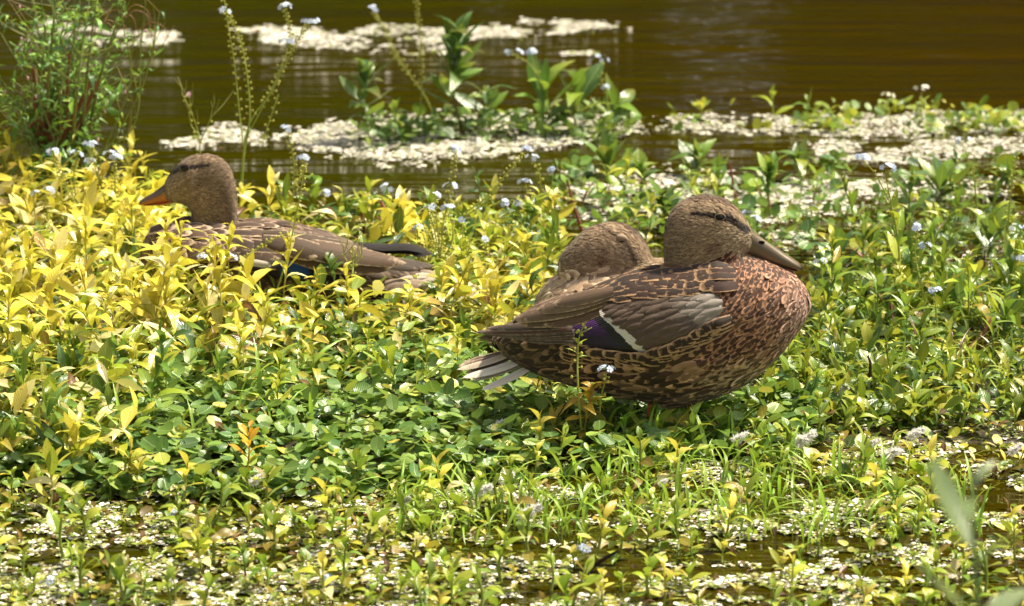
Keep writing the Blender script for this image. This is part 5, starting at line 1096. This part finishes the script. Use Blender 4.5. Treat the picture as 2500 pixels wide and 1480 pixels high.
leaf_stuff('yellow_undergrowth', LT[:3] + LT_b[:1], under, 5200, (.026, .052), YEL + YGR, lambda x, y, rg, n: rg.uniform(.005, .06, n), 'tangle of yellow and green leaves under the yellow shoots', M_leaf, 52, tilt=.5, elb=.3, pal2=DGR + GRN + [BRN], palm=lambda x, y, rg: rg.random(len(x)) < .42)
ru = [(1960, 700), (2750, 660), (2750, 1000), (2300, 1060), (1800, 1060), (1780, 1000), (1960, 880)]
leaf_stuff('green_undergrowth', LT[:3] + LT_b, ru, 4600, (.016, .042), GRN + YGR + DGR[:2], lambda x, y, rg, n: rg.uniform(.0, .03, n), 'low green leaves under the upright stand on the right', M_leaf, 53, tilt=.55, elb=.45, mask=lambda x, y: fbm(x, y * 2.5, .007, 44) > .30)
mid = [(1350, 430), (1700, 410), (2000, 420), (2150, 450), (2080, 480), (1980, 640), (1350, 640)]
leaf_stuff('marsh_leaves', DT + LT_b[:2], mid, 480, (.012, .028), GRN + DGR[1:] + YGR[:1], lambda x, y, rg, n: rg.uniform(.0, .045, n), 'mixed green leaves crowding the floating mat behind the right ducks', M_leaf_wet, 54, tilt=.5, elb=.3, mask=lambda x, y: fbm(x, y * 3, .009, 45) > .50)
rr_ = [(2000, 420), (2750, 430), (2750, 620), (2100, 640), (1960, 560)]
leaf_stuff('marsh_leaves', DT[:2] + LT_b[:2], rr_, 420, (.012, .026), GRN + DGR[1:], lambda x, y, rg, n: rg.uniform(.0, .04, n), 'scattered green leaves rising from the mats at the right edge', M_leaf_wet, 55, tilt=.5, elb=.35, mask=lambda x, y: fbm(x, y * 3, .008, 46) > .52)
leaf_stuff('island_leaves', DT[:2] + LT_b[:2], [(860, 330), (1100, 310), (1540, 300), (1540, 350), (1100, 350), (900, 372)], 420, (.014, .030), DGR[1:] + GRN, lambda x, y, rg, n: rg.uniform(.0, .035, n), 'low green leaves on the floating island', M_leaf_wet, 56, tilt=.5, elb=.35)
leaf_stuff('foreground_leaves', LT_b + LT[:1] + DT[:1], fgp, 3300, (.007, .020), YGR + GRN + YEL[3:], lambda x, y, rg, n: rg.uniform(.0, .010, n), 'small yellow green leaves lying over the foreground water', M_leaf, 57, tilt=.35, elb=.25, mask=lambda x, y: ((fbm(x, y * 3.2, .006, 31) + .22 * (1200 - y) / 300 * (y < 1300)) > .50) & ~wet(x, y), pal2=[BRN, (.3, .2, .05)], palm=lambda x, y, rg: rg.random(len(x)) < .10)
leaf_stuff('far_mat_leaves', DT[:2] + LT_b[:1], [(1620, 285), (2750, 270), (2750, 330), (2000, 330), (1640, 318)], 380, (.012, .026), YGR + GRN, lambda x, y, rg, n: rg.uniform(.0, .025, n), 'small leaves on the farthest right mat', M_leaf_wet, 58, tilt=.5, elb=.3, mask=lambda x, y: fbm(x, y * 3, .009, 49) > .5)
# floating leaves: films and pads flat on the water, sky glare painted in whitish
def ragged(poly, k=1.12):
    cx_, cy_ = np.mean([p_[0] for p_ in poly]), np.mean([p_[1] for p_ in poly]); return [(cx_ + (x - cx_) * k, cy_ + (y - cy_) * (k + .25)) for x, y in poly]
def float_stuff(name, poly, n, size, seed, mask, label, pal=((.84, .79, .70), (.66, .66, .50), (.90, .85, .78)), tilt=.07, z=(.001, .0035)):  # default palette: whitish tones stand in for sky glare on the leaves
    if name == 'floating_leaf_mat' and mask:
        core = poly; m0 = mask; poly = ragged(poly)
        def mask(x, y): ci = in_poly(x + (vnoise(x, y * 3, .03, seed) - .5) * 60, y + (vnoise(x, y * 3, .02, seed + 3) - .5) * 16, core); return m0(x, y) & (ci | (fbm(x, y * 4, .05, seed + 5) > .68))
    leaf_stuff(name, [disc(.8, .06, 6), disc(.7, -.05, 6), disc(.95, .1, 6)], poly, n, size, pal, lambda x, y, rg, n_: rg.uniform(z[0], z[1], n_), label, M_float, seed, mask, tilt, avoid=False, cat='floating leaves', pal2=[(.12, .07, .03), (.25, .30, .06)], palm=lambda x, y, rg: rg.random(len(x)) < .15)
isl = [(695, 335), (740, 318), (860, 300), (1000, 290), (1250, 285), (1540, 300), (1560, 325), (1420, 345), (1250, 372), (1100, 392), (960, 395), (800, 372), (720, 352)]
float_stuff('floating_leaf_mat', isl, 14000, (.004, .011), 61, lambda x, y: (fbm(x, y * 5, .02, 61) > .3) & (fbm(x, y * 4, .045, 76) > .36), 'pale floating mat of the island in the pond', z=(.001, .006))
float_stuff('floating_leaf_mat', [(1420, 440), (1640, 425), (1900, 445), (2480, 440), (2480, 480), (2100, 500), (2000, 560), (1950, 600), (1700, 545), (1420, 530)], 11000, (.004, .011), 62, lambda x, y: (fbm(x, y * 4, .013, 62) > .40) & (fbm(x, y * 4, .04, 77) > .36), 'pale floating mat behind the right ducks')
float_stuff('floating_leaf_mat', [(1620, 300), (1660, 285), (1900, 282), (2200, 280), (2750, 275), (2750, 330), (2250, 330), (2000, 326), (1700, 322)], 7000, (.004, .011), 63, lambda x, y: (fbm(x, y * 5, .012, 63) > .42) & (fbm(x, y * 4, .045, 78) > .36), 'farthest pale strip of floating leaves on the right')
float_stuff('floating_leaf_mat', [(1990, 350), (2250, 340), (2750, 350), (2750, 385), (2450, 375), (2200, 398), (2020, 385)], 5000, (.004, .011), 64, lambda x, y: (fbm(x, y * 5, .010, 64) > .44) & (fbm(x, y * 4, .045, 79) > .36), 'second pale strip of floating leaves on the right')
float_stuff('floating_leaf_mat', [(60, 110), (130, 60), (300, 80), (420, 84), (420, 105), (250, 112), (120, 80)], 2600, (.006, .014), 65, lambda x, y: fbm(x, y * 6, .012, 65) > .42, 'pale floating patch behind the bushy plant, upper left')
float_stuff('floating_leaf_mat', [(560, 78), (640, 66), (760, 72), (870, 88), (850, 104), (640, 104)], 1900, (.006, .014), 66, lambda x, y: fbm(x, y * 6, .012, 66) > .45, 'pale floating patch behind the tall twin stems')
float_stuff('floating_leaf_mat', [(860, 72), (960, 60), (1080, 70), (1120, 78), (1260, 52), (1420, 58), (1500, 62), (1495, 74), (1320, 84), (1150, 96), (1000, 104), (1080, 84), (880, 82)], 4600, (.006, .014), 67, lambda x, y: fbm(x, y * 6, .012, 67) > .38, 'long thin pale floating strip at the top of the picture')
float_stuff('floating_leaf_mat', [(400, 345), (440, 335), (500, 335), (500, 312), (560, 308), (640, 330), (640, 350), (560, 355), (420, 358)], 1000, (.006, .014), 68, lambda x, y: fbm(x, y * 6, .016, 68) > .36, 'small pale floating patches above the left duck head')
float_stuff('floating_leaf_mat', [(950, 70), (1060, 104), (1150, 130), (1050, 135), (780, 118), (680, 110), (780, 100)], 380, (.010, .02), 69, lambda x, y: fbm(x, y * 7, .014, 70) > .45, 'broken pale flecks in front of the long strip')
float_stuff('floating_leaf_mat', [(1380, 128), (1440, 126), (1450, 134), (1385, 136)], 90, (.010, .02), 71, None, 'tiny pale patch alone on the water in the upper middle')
fgm = [(-250, 1060), (600, 1190), (1200, 1170), (1600, 1090), (1900, 1060), (2300, 990), (2750, 940), (2750, 1560), (-250, 1560)]
float_stuff('duckweed', fgm, 62000, (.003, .0085), 72, lambda x, y: (fbm(x, y * 3.5, .0048, 72) > .36) & (fbm(x, y * 3, .028, 75) > .49) & ~((fbm(x, y * 5, .004, 90) > .60) & (x > 1000)) & ~wet(x, y), 'speckled film of tiny floating leaves over the foreground water', tilt=.15, z=(.0008, .003), pal=((.86, .80, .72), (.22, .27, .06), (.90, .84, .78), (.14, .18, .05), (.34, .32, .12)))  # whitish flecks are glare put into the leaf colour; greens are the leaves' own
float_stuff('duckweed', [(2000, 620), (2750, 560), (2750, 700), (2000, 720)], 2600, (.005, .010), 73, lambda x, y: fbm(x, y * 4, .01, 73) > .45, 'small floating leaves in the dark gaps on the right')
leaf_stuff('withered_leaves', LT_b + LT[1:3], [(-250, 560), (1350, 600), (2750, 700), (2750, 1500), (-250, 1500)], 1800, (.008, .022), [(.14, .06, .025), (.08, .035, .02), (.22, .11, .04)], lambda x, y, rg, n: rg.uniform(.0, .035, n) * (y < 1150) + .002, 'brown curled dead leaves among the plants and on the water', M_leaf_dull, 91, tilt=.7, elb=.1, avoid=True)
# grass
def grass(name, poly, n, L, pal, label, seed, mask=None):
    tp = leaf_tpl(.065, 5, .35, .3, .25); tp2 = leaf_tpl(.06, 5, .7, .3, .25); rg = nrng(seed)
    leaf_stuff(name, [tp, tp2], poly, n, L, pal, lambda x, y, r_, n_: np.zeros(n_), label, M_leaf, seed, mask, tilt=.28, elb=1.0, cat='grass')
grass('grass', [(950, 1190), (1500, 1130), (1900, 1120), (2400, 1200), (2400, 1330), (1700, 1330), (950, 1330)], 620, (.03, .075), [(.28, .48, .04), (.36, .52, .06)], 'thin bright grass blades standing in the foreground water', 81)
grass('grass', [(1480, 1050), (1800, 1060), (1780, 1150), (1450, 1120)], 130, (.03, .09), [(.24, .44, .04), (.34, .5, .06)], 'grass blades around the feet of the front duck', 82)
grass('withered_stalks', [(-250, 600), (1330, 620), (1330, 860), (400, 1000), (-250, 1100)], 420, (.04, .10), [(.20, .09, .04), (.12, .06, .03), (.34, .22, .09)], 'thin brown stalks tangled under the yellow shoots', 85)
grass('withered_stalks', [(1400, 480), (2750, 480), (2750, 960), (2000, 980), (1960, 640), (1400, 640)], 300, (.03, .08), [(.22, .06, .04), (.14, .06, .03)], 'thin reddish stalks between the green plants on the right', 86)
grass('grass', [(0, 900), (900, 950), (900, 1150), (0, 1150)], 50, (.05, .11), [(.34, .55, .05)], 'few long grass blades in the left foreground', 83)
grass('grass', [(1960, 760), (2600, 700), (2600, 980), (1960, 1000)], 380, (.03, .08), [(.30, .45, .05), (.4, .5, .08)], 'grass blades mixed into the green stand on the right', 84)
for t in yel + ygr + grn + red + spr: hide_src(t)
tidy_labels()
